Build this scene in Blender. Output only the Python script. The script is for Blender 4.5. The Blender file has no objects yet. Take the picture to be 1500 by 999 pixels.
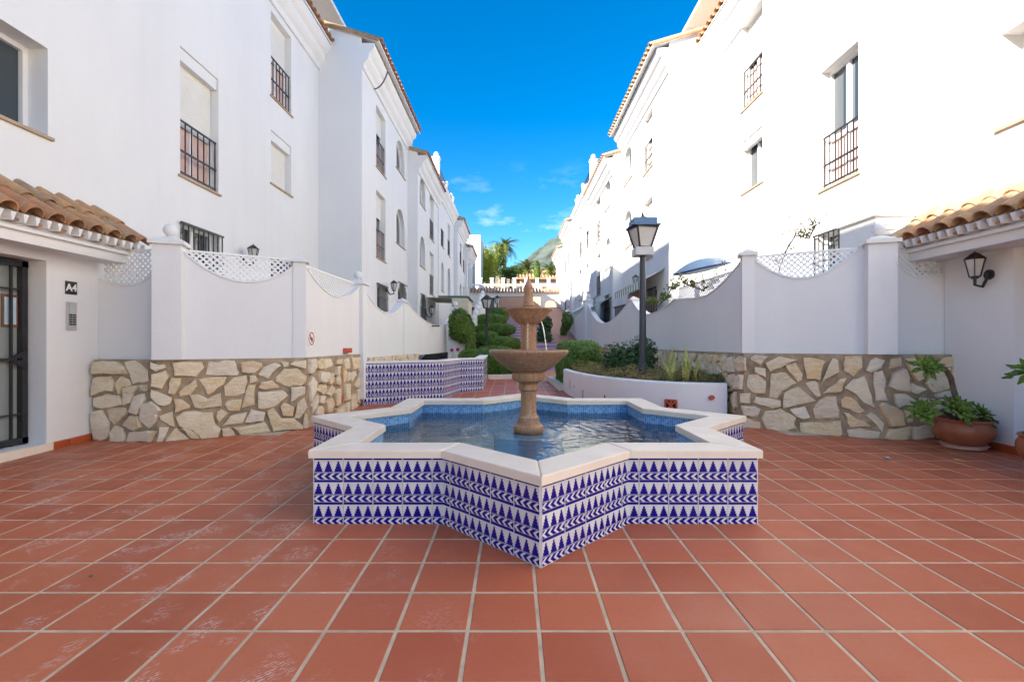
import bpy, math, random
from mathutils import Vector, Matrix
from mathutils.geometry import tessellate_polygon
R = math.radians
rnd = random.Random(7)
sc = bpy.context.scene
COL = sc.collection

# ------------------------------------------------------------------ camera, sky, sun, exposure
F, CX, CY, HC = 700.0, 752.0, 503.0, 1.28          # focal length and principal point of the photograph, eye height
SL = 0.0186                                         # the plaza rises gently away from the viewer
cam = bpy.data.cameras.new('camera'); camo = bpy.data.objects.new('camera', cam); COL.objects.link(camo)
camo.location = (0, 0, HC); camo.rotation_euler = (R(90), 0, 0)
cam.sensor_width = 36; cam.lens = 36 * F / 1500; cam.shift_x = -2 / 1500; cam.shift_y = 3.5 / 1500
cam.clip_start = 0.05; cam.clip_end = 6000
sc.camera = camo
SUN = Vector((1.0, 0.85, -0.73)).normalized()      # direction the light travels
elev = math.asin(-SUN.z)
world = bpy.data.worlds.new('World'); sc.world = world; world.use_nodes = True
wn = world.node_tree.nodes; wl = world.node_tree.links
sky = wn.new('ShaderNodeTexSky'); sky.sky_type = 'NISHITA'; sky.sun_disc = False
sky.sun_elevation = elev; sky.sun_rotation = math.atan2(-SUN.x, -SUN.y)
sky.air_density = 1.0; sky.dust_density = 0.25; sky.ozone_density = 3.0; sky.altitude = 50
bg = wn['Background']; bg.inputs['Strength'].default_value = 0.078
wtc = wn.new('ShaderNodeTexCoord'); wmp = wn.new('ShaderNodeMapping'); wmp.inputs['Scale'].default_value = (1, 1, 2.6)
wno = wn.new('ShaderNodeTexNoise'); wno.inputs['Scale'].default_value = 5.2; wno.inputs['Detail'].default_value = 7; wno.inputs['Roughness'].default_value = 0.6
wrm = wn.new('ShaderNodeMapRange'); wrm.inputs['From Min'].default_value = 0.57; wrm.inputs['From Max'].default_value = 0.78; wrm.inputs['To Max'].default_value = 0.55
wmx = wn.new('ShaderNodeMix'); wmx.data_type = 'RGBA'; wmx.inputs['B'].default_value = (7.5, 7.9, 8.4, 1)
wl.new(wtc.outputs['Generated'], wmp.inputs['Vector']); wl.new(wmp.outputs['Vector'], wno.inputs['Vector'])
wl.new(wno.outputs['Fac'], wrm.inputs['Value']); wsx = wn.new('ShaderNodeSeparateXYZ'); wl.new(wtc.outputs['Generated'], wsx.inputs[0])
wel = wn.new('ShaderNodeMapRange'); wl.new(wsx.outputs[2], wel.inputs['Value']); wel.inputs['From Min'].default_value = 0.22; wel.inputs['From Max'].default_value = 0.36; wel.inputs['To Min'].default_value = 1; wel.inputs['To Max'].default_value = 0   # a few low fair-weather wisps all round the horizon
wmu = wn.new('ShaderNodeMath'); wmu.operation = 'MULTIPLY'; wl.new(wrm.outputs['Result'], wmu.inputs[0]); wl.new(wel.outputs['Result'], wmu.inputs[1]); wl.new(wmu.outputs[0], wmx.inputs['Factor'])
whs = wn.new('ShaderNodeHueSaturation'); whs.inputs['Saturation'].default_value = 1.45
wl.new(sky.outputs['Color'], whs.inputs['Color']); wl.new(whs.outputs['Color'], wmx.inputs['A']); wl.new(wmx.outputs['Result'], bg.inputs['Color'])
sl = bpy.data.lights.new('sun', 'SUN'); sl.energy = 5.0; sl.angle = R(0.55); sl.color = (1.0, 0.91, 0.79)
so = bpy.data.objects.new('sun', sl); COL.objects.link(so); so.rotation_euler = SUN.to_track_quat('-Z', 'Y').to_euler()
sc.view_settings.view_transform = 'Standard'; sc.view_settings.look = 'None'
sc.view_settings.exposure = 1.82; sc.view_settings.gamma = 1; sc.view_settings.use_curve_mapping = False
sc.render.engine = 'CYCLES'
sc.cycles.max_bounces = 9; sc.cycles.diffuse_bounces = 6; sc.cycles.glossy_bounces = 3; sc.cycles.transparent_max_bounces = 10
sc.cycles.caustics_reflective = False; sc.cycles.caustics_refractive = False; sc.cycles.sample_clamp_indirect = 6

def gz(y): return SL * y                            # ground height
def gnd(px, py):                                    # photo pixel on the plaza floor -> point
    d = F * HC / (py - (CY - F * SL)); return ((px - CX) * d / F, d, gz(d))
def at(px, py, d): return Vector(((px - CX) * d / F, d, HC - (py - CY) * d / F))

# ------------------------------------------------------------------ materials
class N:
    def __init__(s, name):
        s.m = bpy.data.materials.new(name); s.m.use_nodes = True
        s.t = s.m.node_tree; s.n = s.t.nodes; s.b = s.n['Principled BSDF']; s.out = s.n['Material Output']
    def lk(s, v, sock):
        if isinstance(v, (int, float)): sock.default_value = v
        elif isinstance(v, tuple): sock.default_value = v if len(v) == 4 else (*v, 1)
        else: s.t.links.new(v, sock)
    def ma(s, op, a, b=0.0, c=None):
        q = s.n.new('ShaderNodeMath'); q.operation = op
        s.lk(a, q.inputs[0]); s.lk(b, q.inputs[1])
        if c is not None: s.lk(c, q.inputs[2])
        return q.outputs[0]
    def mix(s, f, a, b, mode='MIX'):
        q = s.n.new('ShaderNodeMix'); q.data_type = 'RGBA'; q.blend_type = mode
        s.lk(f, q.inputs['Factor']); s.lk(a, q.inputs['A']); s.lk(b, q.inputs['B']); return q.outputs['Result']
    def co(s, kind='Object'): return s.n.new('ShaderNodeTexCoord').outputs[kind]
    def pos(s): return s.n.new('ShaderNodeNewGeometry').outputs['Position']
    def noise(s, vec, scale, detail=4, rough=0.55, dist=0):
        q = s.n.new('ShaderNodeTexNoise'); s.lk(vec, q.inputs['Vector']); q.inputs['Scale'].default_value = scale
        q.inputs['Detail'].default_value = detail; q.inputs['Roughness'].default_value = rough; q.inputs['Distortion'].default_value = dist
        return q.outputs['Fac']
    def scalev(s, vec, sx, sy, sz, rz=0):
        q = s.n.new('ShaderNodeMapping'); s.lk(vec, q.inputs['Vector']); q.inputs['Scale'].default_value = (sx, sy, sz)
        q.inputs['Rotation'].default_value = (0, 0, rz); return q.outputs['Vector']
    def rng(s, v, a, b, c=0.0, d=1.0):
        q = s.n.new('ShaderNodeMapRange'); s.lk(v, q.inputs['Value'])
        for k, x in zip(('From Min', 'From Max', 'To Min', 'To Max'), (a, b, c, d)): q.inputs[k].default_value = x
        return q.outputs['Result']
    def rand(s): return s.n.new('ShaderNodeObjectInfo').outputs['Random']
    def ramp(s, v, stops):
        q = s.n.new('ShaderNodeValToRGB'); s.lk(v, q.inputs['Fac']); e = q.color_ramp.elements
        while len(e) < len(stops): e.new(0.5)
        for k, (p, c) in enumerate(stops): e[k].position = p; e[k].color = (*c, 1)
        return q.outputs['Color']
    def bump(s, h, st=0.3, dist=0.01):
        q = s.n.new('ShaderNodeBump'); s.lk(h, q.inputs['Height']); q.inputs['Strength'].default_value = st; q.inputs['Distance'].default_value = dist
        s.t.links.new(q.outputs['Normal'], s.b.inputs['Normal']); return q.outputs['Normal']
    def set(s, col=None, rough=None, metal=None, spec=None):
        if col is not None: s.lk(col, s.b.inputs['Base Color'])
        if rough is not None: s.lk(rough, s.b.inputs['Roughness'])
        if metal is not None: s.lk(metal, s.b.inputs['Metallic'])
        if spec is not None: s.lk(spec, s.b.inputs['Specular IOR Level'])
        return s

def plain(name, col, rough=0.6, var=0.12, scale=6, bump=0.0, metal=0.0):
    n = N(name); p = n.pos(); f = n.noise(p, scale, 5)
    c = n.mix(n.rng(f, 0.3, 0.7), tuple(x * (1 - var) for x in col), tuple(min(1, x * (1 + var)) for x in col))
    n.set(c, rough, metal)
    if bump: n.bump(n.noise(p, scale * 6, 4), bump, 0.01)
    return n.m

def m_plaster():
    n = N('white_plaster'); p = n.pos()
    a = n.noise(n.scalev(p, 1, 1, 0.35), 0.9, 5, 0.6); b = n.noise(p, 14, 5, 0.6)
    c = n.mix(n.rng(a, 0.35, 0.7), (0.715, 0.714, 0.712), (0.765, 0.762, 0.752))
    c = n.mix(n.rng(b, 0.72, 0.80, 0, 0.10), c, (0.62, 0.60, 0.56))
    c = n.mix(n.rng(n.noise(n.scalev(p, 1.6, 1.6, 0.12), 2.4, 6, 0.65), 0.56, 0.75, 0, 0.30), c, (0.64, 0.63, 0.61))
    n.set(c, 0.85, 0, 0.2); h = n.ma('ADD', n.ma('MULTIPLY', n.noise(p, 3.0, 3), 1.6), n.noise(p, 55, 3))
    n.bump(h, 0.22, 0.012); return n.m

def m_floor():
    n = N('terracotta_floor_tile'); p = n.pos()
    r = n.rand()
    cell = n.n.new('ShaderNodeTexWhiteNoise'); cell.noise_dimensions = '2D'     # one tint for each tile of the grid
    q = n.n.new('ShaderNodeVectorMath'); q.operation = 'SUBTRACT'; n.lk(p, q.inputs[0]); q.inputs[1].default_value = (GX, GY, 0)
    q2 = n.n.new('ShaderNodeVectorMath'); q2.operation = 'SCALE'; n.lk(q.outputs[0], q2.inputs[0]); q2.inputs['Scale'].default_value = 1 / PITCH
    q3 = n.n.new('ShaderNodeVectorMath'); q3.operation = 'FLOOR'; n.lk(q2.outputs[0], q3.inputs[0]); n.lk(q3.outputs[0], cell.inputs['Vector'])
    base = n.ramp(cell.outputs['Value'], [(0, (0.36, 0.082, 0.033)), (0.35, (0.43, 0.106, 0.045)), (0.7, (0.49, 0.132, 0.058)), (1, (0.40, 0.104, 0.048))])
    cl = n.noise(p, 1.1, 4); c = n.mix(n.rng(cl, 0.35, 0.7, 0, 0.35), base, (0.50, 0.165, 0.085))
    fine = n.noise(p, 60, 3); c = n.mix(n.rng(fine, 0.45, 0.75, 0, 0.18), c, (0.26, 0.065, 0.03))
    # dusty shoe prints: short streaks gathered in patches, trodden from the entrance across the plaza
    pt = n.noise(n.scalev(p, 1, 1, 1), 4.6, 3, 0.5); patch = n.rng(pt, 0.55, 0.63)
    st = n.n.new('ShaderNodeTexWave'); st.wave_type = 'BANDS'; n.lk(n.scalev(p, 1, 1, 1, 0.8), st.inputs['Vector'])
    st.inputs['Scale'].default_value = 22; st.inputs['Distortion'].default_value = 5; st.inputs['Detail'].default_value = 3; st.inputs['Detail Scale'].default_value = 2.5
    stk = n.rng(st.outputs['Fac'], 0.55, 0.85); brk = n.rng(n.noise(p, 45, 3), 0.42, 0.56)
    sx = n.n.new('ShaderNodeSeparateXYZ'); n.lk(p, sx.inputs[0])
    tr = n.ma('ADD', n.ma('ADD', sx.outputs[0], 3.0), n.ma('MULTIPLY', n.ma('SUBTRACT', sx.outputs[1], 4.2), 0.35))
    track = n.rng(n.ma('ABSOLUTE', tr), 0.9, 2.3, 1, 0.0)
    dust = n.ma('MULTIPLY', n.ma('MULTIPLY', patch, stk), n.ma('MULTIPLY', brk, n.ma('ADD', n.ma('MULTIPLY', track, 0.85), 0.04)))
    c = n.mix(dust, c, (0.62, 0.50, 0.44))
    n.set(c, n.rng(n.noise(p, 4, 4), 0.3, 0.7, 0.36, 0.55), 0, 0.28)
    n.bump(n.ma('ADD', n.noise(p, 9, 3), n.ma('MULTIPLY', n.noise(p, 90, 3), 0.5)), 0.12, 0.008); return n.m

def m_tile():                                       # glazed tile: a dark line, three stepped trees, a band of chevrons
    n = N('blue_white_glazed_tile'); sp = n.n.new('ShaderNodeSeparateXYZ'); n.lk(n.co('UV'), sp.inputs[0])
    U, V = sp.outputs[0], sp.outputs[1]
    fx = n.ma('ABSOLUTE', n.ma('SUBTRACT', n.ma('FRACT', n.ma('MULTIPLY', U, 3)), 0.5))
    t = n.ma('DIVIDE', n.ma('SUBTRACT', V, 0.355), 0.525); t6 = n.ma('MULTIPLY', t, 5)
    k = n.ma('DIVIDE', n.ma('FLOOR', t6), 5); lo = n.ma('FRACT', t6)
    half = n.ma('SUBTRACT', n.ma('MULTIPLY_ADD', k, -0.43, 0.462), n.ma('MULTIPLY', n.ma('GREATER_THAN', lo, 0.45), 0.10))
    tree = n.ma('MULTIPLY', n.ma('LESS_THAN', fx, half), n.ma('MULTIPLY', n.ma('GREATER_THAN', t, 0.0), n.ma('LESS_THAN', t, 1.0)))
    top = n.ma('GREATER_THAN', V, 0.90)
    line = n.ma('LESS_THAN', n.ma('ABSOLUTE', n.ma('SUBTRACT', V, 0.325)), 0.012)
    w = n.ma('ABSOLUTE', n.ma('DIVIDE', n.ma('SUBTRACT', V, 0.165), 0.14))
    inb = n.ma('LESS_THAN', w, 1.0)
    ch = n.ma('GREATER_THAN', n.ma('FRACT', n.ma('SUBTRACT', n.ma('MULTIPLY', U, 4.0), n.ma('MULTIPLY', w, 0.55))), 0.40)
    blue = n.ma('MAXIMUM', n.ma('MAXIMUM', tree, top), n.ma('MAXIMUM', line, n.ma('MULTIPLY', inb, ch)))
    ue = n.ma('FRACT', U); edge = n.ma('MULTIPLY', n.ma('GREATER_THAN', ue, 0.018), n.ma('LESS_THAN', ue, 0.982)); blue = n.ma('MULTIPLY', blue, edge)
    p = n.pos(); v = n.noise(p, 12, 3)
    bl = n.mix(v, (0.003, 0.002, 0.155), (0.009, 0.006, 0.25)); wh = n.mix(n.rand(), (0.58, 0.57, 0.59), (0.67, 0.66, 0.67))
    wh = n.mix(n.rng(n.noise(p, 5, 5), 0.55, 0.8, 0, 0.35), wh, (0.55, 0.50, 0.47))
    n.set(n.mix(blue, wh, bl), 0.22, 0, 0.35); n.bump(n.noise(p, 30, 2), 0.05, 0.004); return n.m

def m_mosaic(name='blue_pool_mosaic', c1=(0.045, 0.20, 0.50, 1), c2=(0.17, 0.42, 0.72, 1)):
    n = N(name); br = n.n.new('ShaderNodeTexBrick'); n.lk(n.co('UV'), br.inputs['Vector'])
    br.offset = 0; br.inputs['Scale'].default_value = 1.0; br.inputs['Brick Width'].default_value = 0.026; br.inputs['Row Height'].default_value = 0.026
    br.inputs['Mortar Size'].default_value = 0.0016; br.inputs['Mortar Smooth'].default_value = 0.3
    br.inputs['Color1'].default_value = c1; br.inputs['Color2'].default_value = c2; br.inputs['Mortar'].default_value = (0.46, 0.56, 0.64, 1)
    n.set(br.outputs['Color'], 0.2); return n.m

def m_water():
    n = N('pool_water'); n.n.remove(n.b)
    tr = n.n.new('ShaderNodeBsdfTransparent'); tr.inputs['Color'].default_value = (0.80, 0.96, 1.0, 1)
    gl = n.n.new('ShaderNodeBsdfGlossy'); gl.inputs['Roughness'].default_value = 0.015
    fr = n.n.new('ShaderNodeFresnel'); fr.inputs['IOR'].default_value = 1.34
    mx = n.n.new('ShaderNodeMixShader'); p = n.pos()
    q = n.n.new('ShaderNodeVectorMath'); q.operation = 'SUBTRACT'; n.lk(p, q.inputs[0]); q.inputs[1].default_value = (0.15, 4.731, 0)
    ln = n.n.new('ShaderNodeVectorMath'); ln.operation = 'LENGTH'; n.lk(q.outputs[0], ln.inputs[0])
    dd = ln.outputs['Value']; ring = n.ma('SINE', n.ma('ADD', n.ma('MULTIPLY', dd, 52), n.ma('MULTIPLY', n.noise(p, 5, 2), 9)))
    ring = n.ma('MULTIPLY', ring, n.rng(dd, 0.25, 1.3, 0.5, 0.05))
    h = n.ma('ADD', ring, n.ma('ADD', n.ma('MULTIPLY', n.noise(p, 6.5, 2, 0.5, 0.6), 2.4), n.ma('MULTIPLY', n.noise(p, 22, 2), 0.7)))
    bp = n.n.new('ShaderNodeBump'); n.lk(h, bp.inputs['Height']); bp.inputs['Strength'].default_value = 0.35; bp.inputs['Distance'].default_value = 0.014
    for s in (gl, fr): n.t.links.new(bp.outputs['Normal'], s.inputs['Normal'])
    n.t.links.new(fr.outputs[0], mx.inputs['Fac']); n.t.links.new(tr.outputs[0], mx.inputs[1]); n.t.links.new(gl.outputs[0], mx.inputs[2])
    n.t.links.new(mx.outputs[0], n.out.inputs['Surface']); return n.m

def m_stone():
    n = N('cream_fieldstone'); p = n.pos(); o = n.co('Object'); r = n.rand()
    b = n.ramp(r, [(0, (0.58, 0.45, 0.27)), (0.22, (0.72, 0.60, 0.40)), (0.42, (0.68, 0.50, 0.26)), (0.6, (0.76, 0.66, 0.49)), (0.78, (0.66, 0.60, 0.52)), (0.90, (0.74, 0.48, 0.18)), (1, (0.50, 0.46, 0.43))])
    v = n.noise(n.scalev(p, 1, 1, 2.6), 5, 6, 0.65, 0.8)
    c = n.mix(n.rng(v, 0.36, 0.62, 0, 0.75), b, (0.80, 0.71, 0.54))
    c = n.mix(n.rng(n.noise(n.scalev(p, 1, 1, 3.2), 7, 6, 0.7, 1.6), 0.60, 0.68, 0, 0.62), c, (0.50, 0.31, 0.12))
    c = n.mix(n.rng(n.noise(p, 26, 5, 0.7), 0.58, 0.72, 0, 0.4), c, (0.33, 0.29, 0.25))
    n.set(c, 0.72, 0, 0.3)
    n.bump(n.ma('ADD', n.ma('MULTIPLY', n.noise(n.scalev(p, 1, 1, 2.2), 9, 6, 0.65), 2.2), n.noise(p, 40, 5, 0.7)), 0.7, 0.016); return n.m

def m_leaf(name, c1, c2, rough=0.45, trans=0.25):
    n = N(name); p = n.pos(); f = n.noise(p, 4.5, 3); g = n.noise(p, 40, 2)
    c = n.mix(n.rng(f, 0.35, 0.65), c1, c2); c = n.mix(n.rng(g, 0.4, 0.7, 0, 0.5), c, tuple(min(1, x * 1.7) for x in c2))
    n.set(c, rough, 0, 0.3)
    tl = n.n.new('ShaderNodeBsdfTranslucent'); n.lk(c, tl.inputs['Color']); mx = n.n.new('ShaderNodeMixShader'); mx.inputs['Fac'].default_value = trans
    n.t.links.new(n.b.outputs[0], mx.inputs[1]); n.t.links.new(tl.outputs[0], mx.inputs[2]); n.t.links.new(mx.outputs[0], n.out.inputs['Surface']); return n.m

def m_glass():
    n = N('window_glass'); n.set((0.035, 0.05, 0.06), 0.04, 0, 0.8); return n.m

def m_rooftile():
    n = N('weathered_clay_roof_tile'); p = n.pos(); r = n.rand()
    b = n.ramp(r, [(0, (0.42, 0.22, 0.11)), (0.3, (0.54, 0.33, 0.17)), (0.55, (0.50, 0.22, 0.11)), (0.8, (0.36, 0.24, 0.15)), (1, (0.55, 0.38, 0.22))])
    c = n.mix(n.rng(n.noise(p, 7, 6, 0.65), 0.42, 0.66, 0, 0.7), b, (0.24, 0.18, 0.12))
    c = n.mix(n.rng(n.noise(p, 20, 4), 0.60, 0.72, 0, 0.5), c, (0.50, 0.46, 0.36))
    n.set(c, 0.85, 0, 0.2); n.bump(n.noise(p, 45, 4), 0.4, 0.006); return n.m

def m_granite():
    n = N('brown_fountain_stone'); p = n.pos()
    v = n.n.new('ShaderNodeTexVoronoi'); n.lk(p, v.inputs['Vector']); v.inputs['Scale'].default_value = 140
    c = n.ramp(v.outputs['Distance'], [(0, (0.20, 0.095, 0.045)), (0.5, (0.34, 0.18, 0.095)), (1, (0.46, 0.28, 0.16))])
    sx = n.n.new('ShaderNodeSeparateXYZ'); n.lk(p, sx.inputs[0])
    c = n.mix(n.rng(n.noise(n.scalev(p, 3, 3, 0.5), 9, 5), 0.45, 0.7, 0, 0.65), c, (0.135, 0.085, 0.06))      # run-off streaks
    c = n.mix(n.rng(n.noise(n.scalev(p, 2, 2, 1), 12, 5, 0.7), 0.58, 0.7, 0, 0.55), c, (0.52, 0.42, 0.33))    # lime bloom
    n.set(c, 0.5, 0, 0.4); n.bump(n.noise(p, 60, 4), 0.25, 0.004); return n.m

PITCH, GX, GY = 0.3083, 0.111, 2.3716
M = dict(
    plaster=m_plaster(), floor=m_floor(), tile=m_tile(), mosaic=m_mosaic(), palemosaic=m_mosaic('pale_blue_pool_floor', (0.20, 0.52, 0.80, 1), (0.36, 0.66, 0.86, 1)), water=m_water(), stone=m_stone(), glass=m_glass(),
    doorglass=N('pale_door_glass').set((0.26, 0.29, 0.28), 0.12, 0, 0.6).m, roof=m_rooftile(), granite=m_granite(),
    grout=plain('floor_grout', (0.50, 0.40, 0.28), 0.9, 0.2, 9, 0.3), mortar=plain('wall_mortar', (0.36, 0.27, 0.18), 0.95, 0.3, 9, 0.6),
    coping=plain('cream_stone_coping', (0.74, 0.65, 0.54), 0.55, 0.06, 5, 0.12), tgrout=plain('tile_grout', (0.60, 0.56, 0.52), 0.9, 0.1, 20),
    iron=plain('black_iron', (0.018, 0.018, 0.020), 0.4, 0.2), brown=plain('brown_iron', (0.06, 0.035, 0.03), 0.5, 0.2),
    white=plain('white_paint', (0.79, 0.79, 0.78), 0.45, 0.02), shutter=plain('cream_roller_shutter', (0.74, 0.71, 0.64), 0.5, 0.03),
    sill=plain('tan_sill_tile', (0.42, 0.30, 0.19), 0.7, 0.2), base=plain('orange_skirting_tile', (0.42, 0.085, 0.025), 0.35, 0.15, 5),
    pink=plain('pink_panel', (0.62, 0.42, 0.37), 0.6, 0.08), terra=plain('terracotta_pot', (0.30, 0.095, 0.045), 0.42, 0.2, 7, 0.1),
    soil=plain('dark_soil', (0.05, 0.035, 0.025), 0.95, 0.4, 20, 0.6), bark=plain('grey_brown_bark', (0.13, 0.095, 0.075), 0.9, 0.3, 14, 0.6),
    palmtrunk=plain('palm_trunk_bark', (0.27, 0.19, 0.13), 0.9, 0.35, 5, 0.8),
    green_iron=plain('dark_green_iron', (0.022, 0.035, 0.03), 0.45, 0.2), lampblue=plain('blue_grey_lamp_top', (0.07, 0.16, 0.30), 0.45, 0.1),
    lampglass=plain('frosted_lamp_glass', (0.52, 0.50, 0.46), 0.25, 0.08), greycol=plain('grey_painted_steel', (0.030, 0.036, 0.046), 0.4, 0.15),
    galv=plain('pale_grey_metal', (0.48, 0.48, 0.48), 0.4, 0.1), red=plain('red_paint', (0.55, 0.03, 0.025), 0.4, 0.1), redclay=plain('red_clay', (0.5, 0.10, 0.05), 0.6, 0.2),
    awn=plain('green_canvas', (0.16, 0.33, 0.27), 0.8, 0.1), cream=plain('cream_canvas', (0.62, 0.56, 0.42), 0.8, 0.08), orange=plain('peach_render', (0.66, 0.40, 0.26), 0.85, 0.08),
    hull=plain('pale_blue_gloss', (0.42, 0.55, 0.64), 0.12, 0.15, 2), navy=plain('navy_gloss', (0.02, 0.03, 0.22), 0.15, 0.1),
    wood=plain('brown_wood', (0.18, 0.075, 0.035), 0.5, 0.25), blind=plain('pale_interior', (0.45, 0.46, 0.46), 0.5, 0.1),
    yellow=plain('dry_yellow_leaf', (0.55, 0.42, 0.07), 0.7, 0.2), pebble=plain('grey_pebble', (0.35, 0.33, 0.3), 0.8, 0.2),
    purple=plain('lilac_painted_riser', (0.48, 0.42, 0.62), 0.6, 0.12), tread=plain('clay_stair_tread', (0.36, 0.17, 0.11), 0.7, 0.15),
    hedge=m_leaf('clipped_hedge_leaf', (0.065, 0.14, 0.020), (0.13, 0.22, 0.034)), ivy=m_leaf('ivy_leaf', (0.065, 0.14, 0.018), (0.14, 0.21, 0.034)),
    shrub=m_leaf('dark_shrub_leaf', (0.025, 0.068, 0.022), (0.065, 0.125, 0.040)), dry=m_leaf('dry_groundcover_leaf', (0.34, 0.20, 0.10), (0.22, 0.22, 0.065)),
    aeon=m_leaf('green_succulent_leaf', (0.085, 0.165, 0.020), (0.18, 0.26, 0.045), 0.35), sans=m_leaf('yellow_edged_blade', (0.28, 0.36, 0.12), (0.58, 0.54, 0.18), 0.4),
    palm=m_leaf('palm_frond', (0.075, 0.13, 0.025), (0.15, 0.19, 0.045)), bamboo=m_leaf('yellow_green_bamboo', (0.28, 0.33, 0.026), (0.42, 0.41, 0.05)),
    tree=m_leaf('dark_tree_leaf', (0.022, 0.055, 0.014), (0.045, 0.09, 0.020)), cyp=m_leaf('light_cypress_leaf', (0.085, 0.15, 0.02), (0.13, 0.20, 0.03)),
    vine=m_leaf('sparse_vine_leaf', (0.09, 0.12, 0.025), (0.20, 0.19, 0.06)), flower=m_leaf('crimson_flower', (0.30, 0.01, 0.03), (0.45, 0.02, 0.06)),
    mount=plain('scrubby_mountain', (0.060, 0.078, 0.066), 0.95, 0.6, 0.05), hill=plain('dry_hillside', (0.20, 0.16, 0.09), 0.95, 0.35, 0.3),
    pinkhouse=plain('rose_render', (0.62, 0.44, 0.36), 0.85, 0.06), bluewall=plain('white_render_far', (0.78, 0.79, 0.80), 0.85, 0.03),
    blackplate=plain('black_sign_plate', (0.012, 0.018, 0.016), 0.3, 0.1), steel=plain('brushed_steel', (0.55, 0.54, 0.52), 0.35, 0.08, 5, 0, 0.6),
)

# ------------------------------------------------------------------ mesh helpers
class MB:
    def __init__(s): s.v = []; s.f = []; s.uv = None
    def add(s, vs, fs):
        o = len(s.v); s.v += [tuple(v) for v in vs]; s.f += [tuple(i + o for i in f) for f in fs]; return s
    def box(s, x0, x1, y0, y1, z0, z1):
        x0, x1 = min(x0, x1), max(x0, x1)
        return s.add([(x0,y0,z0),(x1,y0,z0),(x1,y1,z0),(x0,y1,z0),(x0,y0,z1),(x1,y0,z1),(x1,y1,z1),(x0,y1,z1)],
                     [(3,2,1,0),(4,5,6,7),(0,1,5,4),(1,2,6,5),(2,3,7,6),(3,0,4,7)])
    def bar(s, a, b, w, h=None, up=(0,0,1)):
        a, b = Vector(a), Vector(b); h = w if h is None else h; d = (b - a).normalized(); upv = Vector(up)
        if abs(d.dot(upv)) > 0.98: upv = Vector((1, 0, 0))
        x = d.cross(upv).normalized() * w / 2; y = x.cross(d).normalized() * h / 2
        return s.add([a-x-y, a+x-y, a+x+y, a-x+y, b-x-y, b+x-y, b+x+y, b-x+y], [(0,3,2,1)[::-1],(4,7,6,5)[::-1],(0,4,5,1)[::-1],(1,5,6,2)[::-1],(2,6,7,3)[::-1],(3,7,4,0)[::-1]])
    def tube(s, pts, r, n=8, cap=True):
        pts = [Vector(p) for p in pts]; rs = r if isinstance(r, (list, tuple)) else [r] * len(pts); o = len(s.v); nrm = None
        for i, p in enumerate(pts):
            d = (pts[min(i+1, len(pts)-1)] - pts[max(i-1, 0)]).normalized()
            if nrm is None: nrm = d.orthogonal().normalized()
            else: nrm = (nrm - d * nrm.dot(d)).normalized()
            b = d.cross(nrm)
            for k in range(n):
                t = 2 * math.pi * k / n; s.v.append(tuple(p + (nrm * math.cos(t) + b * math.sin(t)) * rs[i]))
        for i in range(len(pts) - 1):
            for k in range(n): s.f.append((o+i*n+k, o+i*n+(k+1)%n, o+(i+1)*n+(k+1)%n, o+(i+1)*n+k))
        if cap: s.f.append(tuple(o + k for k in range(n))[::-1]); s.f.append(tuple(o + (len(pts)-1)*n + k for k in range(n)))
        return s
    def lathe(s, prof, n=32, c=(0,0,0), flute=None):
        o = len(s.v)
        for (r, z) in prof:
            for k in range(n):
                t = 2 * math.pi * k / n; rr = r * (flute(t, z) if flute else 1); s.v.append((c[0]+rr*math.cos(t), c[1]+rr*math.sin(t), c[2]+z))
        for i in range(len(prof) - 1):
            for k in range(n): s.f.append((o+i*n+k, o+i*n+(k+1)%n, o+(i+1)*n+(k+1)%n, o+(i+1)*n+k))
        s.f.append(tuple(o + k for k in range(n))[::-1]); s.f.append(tuple(o + (len(prof)-1)*n + k for k in range(n))); return s
    def prism(s, poly, fn, a, b):                   # polygon (u,w) swept between offsets a and b; fn(u,w,n)->xyz
        n = len(poly); o = len(s.v)
        s.v += [tuple(fn(u, w, a)) for u, w in poly] + [tuple(fn(u, w, b)) for u, w in poly]
        for k in range(n): s.f.append((o+k, o+(k+1)%n, o+n+(k+1)%n, o+n+k))
        for t in tessellate_polygon([[Vector((u, w, 0)) for u, w in poly]]):
            s.f.append((o+t[0], o+t[1], o+t[2])[::-1]); s.f.append((o+n+t[0], o+n+t[1], o+n+t[2]))
        return s
    def mesh(s, name, mat, smooth=False):
        me = bpy.data.meshes.new(name); me.from_pydata(s.v, [], s.f)
        if mat: me.materials.append(M[mat] if isinstance(mat, str) else mat)
        if s.uv:
            ul = me.uv_layers.new(name='UVMap')
            for lp in me.loops: ul.data[lp.index].uv = s.uv[lp.vertex_index]
        import bmesh
        bm = bmesh.new(); bm.from_mesh(me); bmesh.ops.recalc_face_normals(bm, faces=bm.faces); bm.to_mesh(me); bm.free()
        if smooth:
            for p in me.polygons: p.use_smooth = True
            try: me.set_sharp_from_angle(angle=R(38))
            except Exception: pass
        return me
    def build(s, name, mat, parent=None, smooth=False, loc=None):
        return link(name, s.mesh(name, mat, smooth), parent, loc)

def link(name, data, parent=None, loc=None, kind=None):
    o = bpy.data.objects.new(name, data); COL.objects.link(o)
    if loc is not None: o.location = loc
    if parent is not None:
        o.parent = parent
    if kind: o['kind'] = kind
    return o
def tag(o, label, cat, group=None):
    o['label'] = label; o['category'] = cat
    if group: o['group'] = group
    return o
def thing(name, label, cat, group=None):           # Empty at the origin; its parts carry world coordinates
    o = bpy.data.objects.new(name, None); COL.objects.link(o); o.empty_display_size = 0.1
    return tag(o, label, cat, group)
def struct(o): o['kind'] = 'structure'; return o
def stuff(o): o['kind'] = 'stuff'; return o

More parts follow.
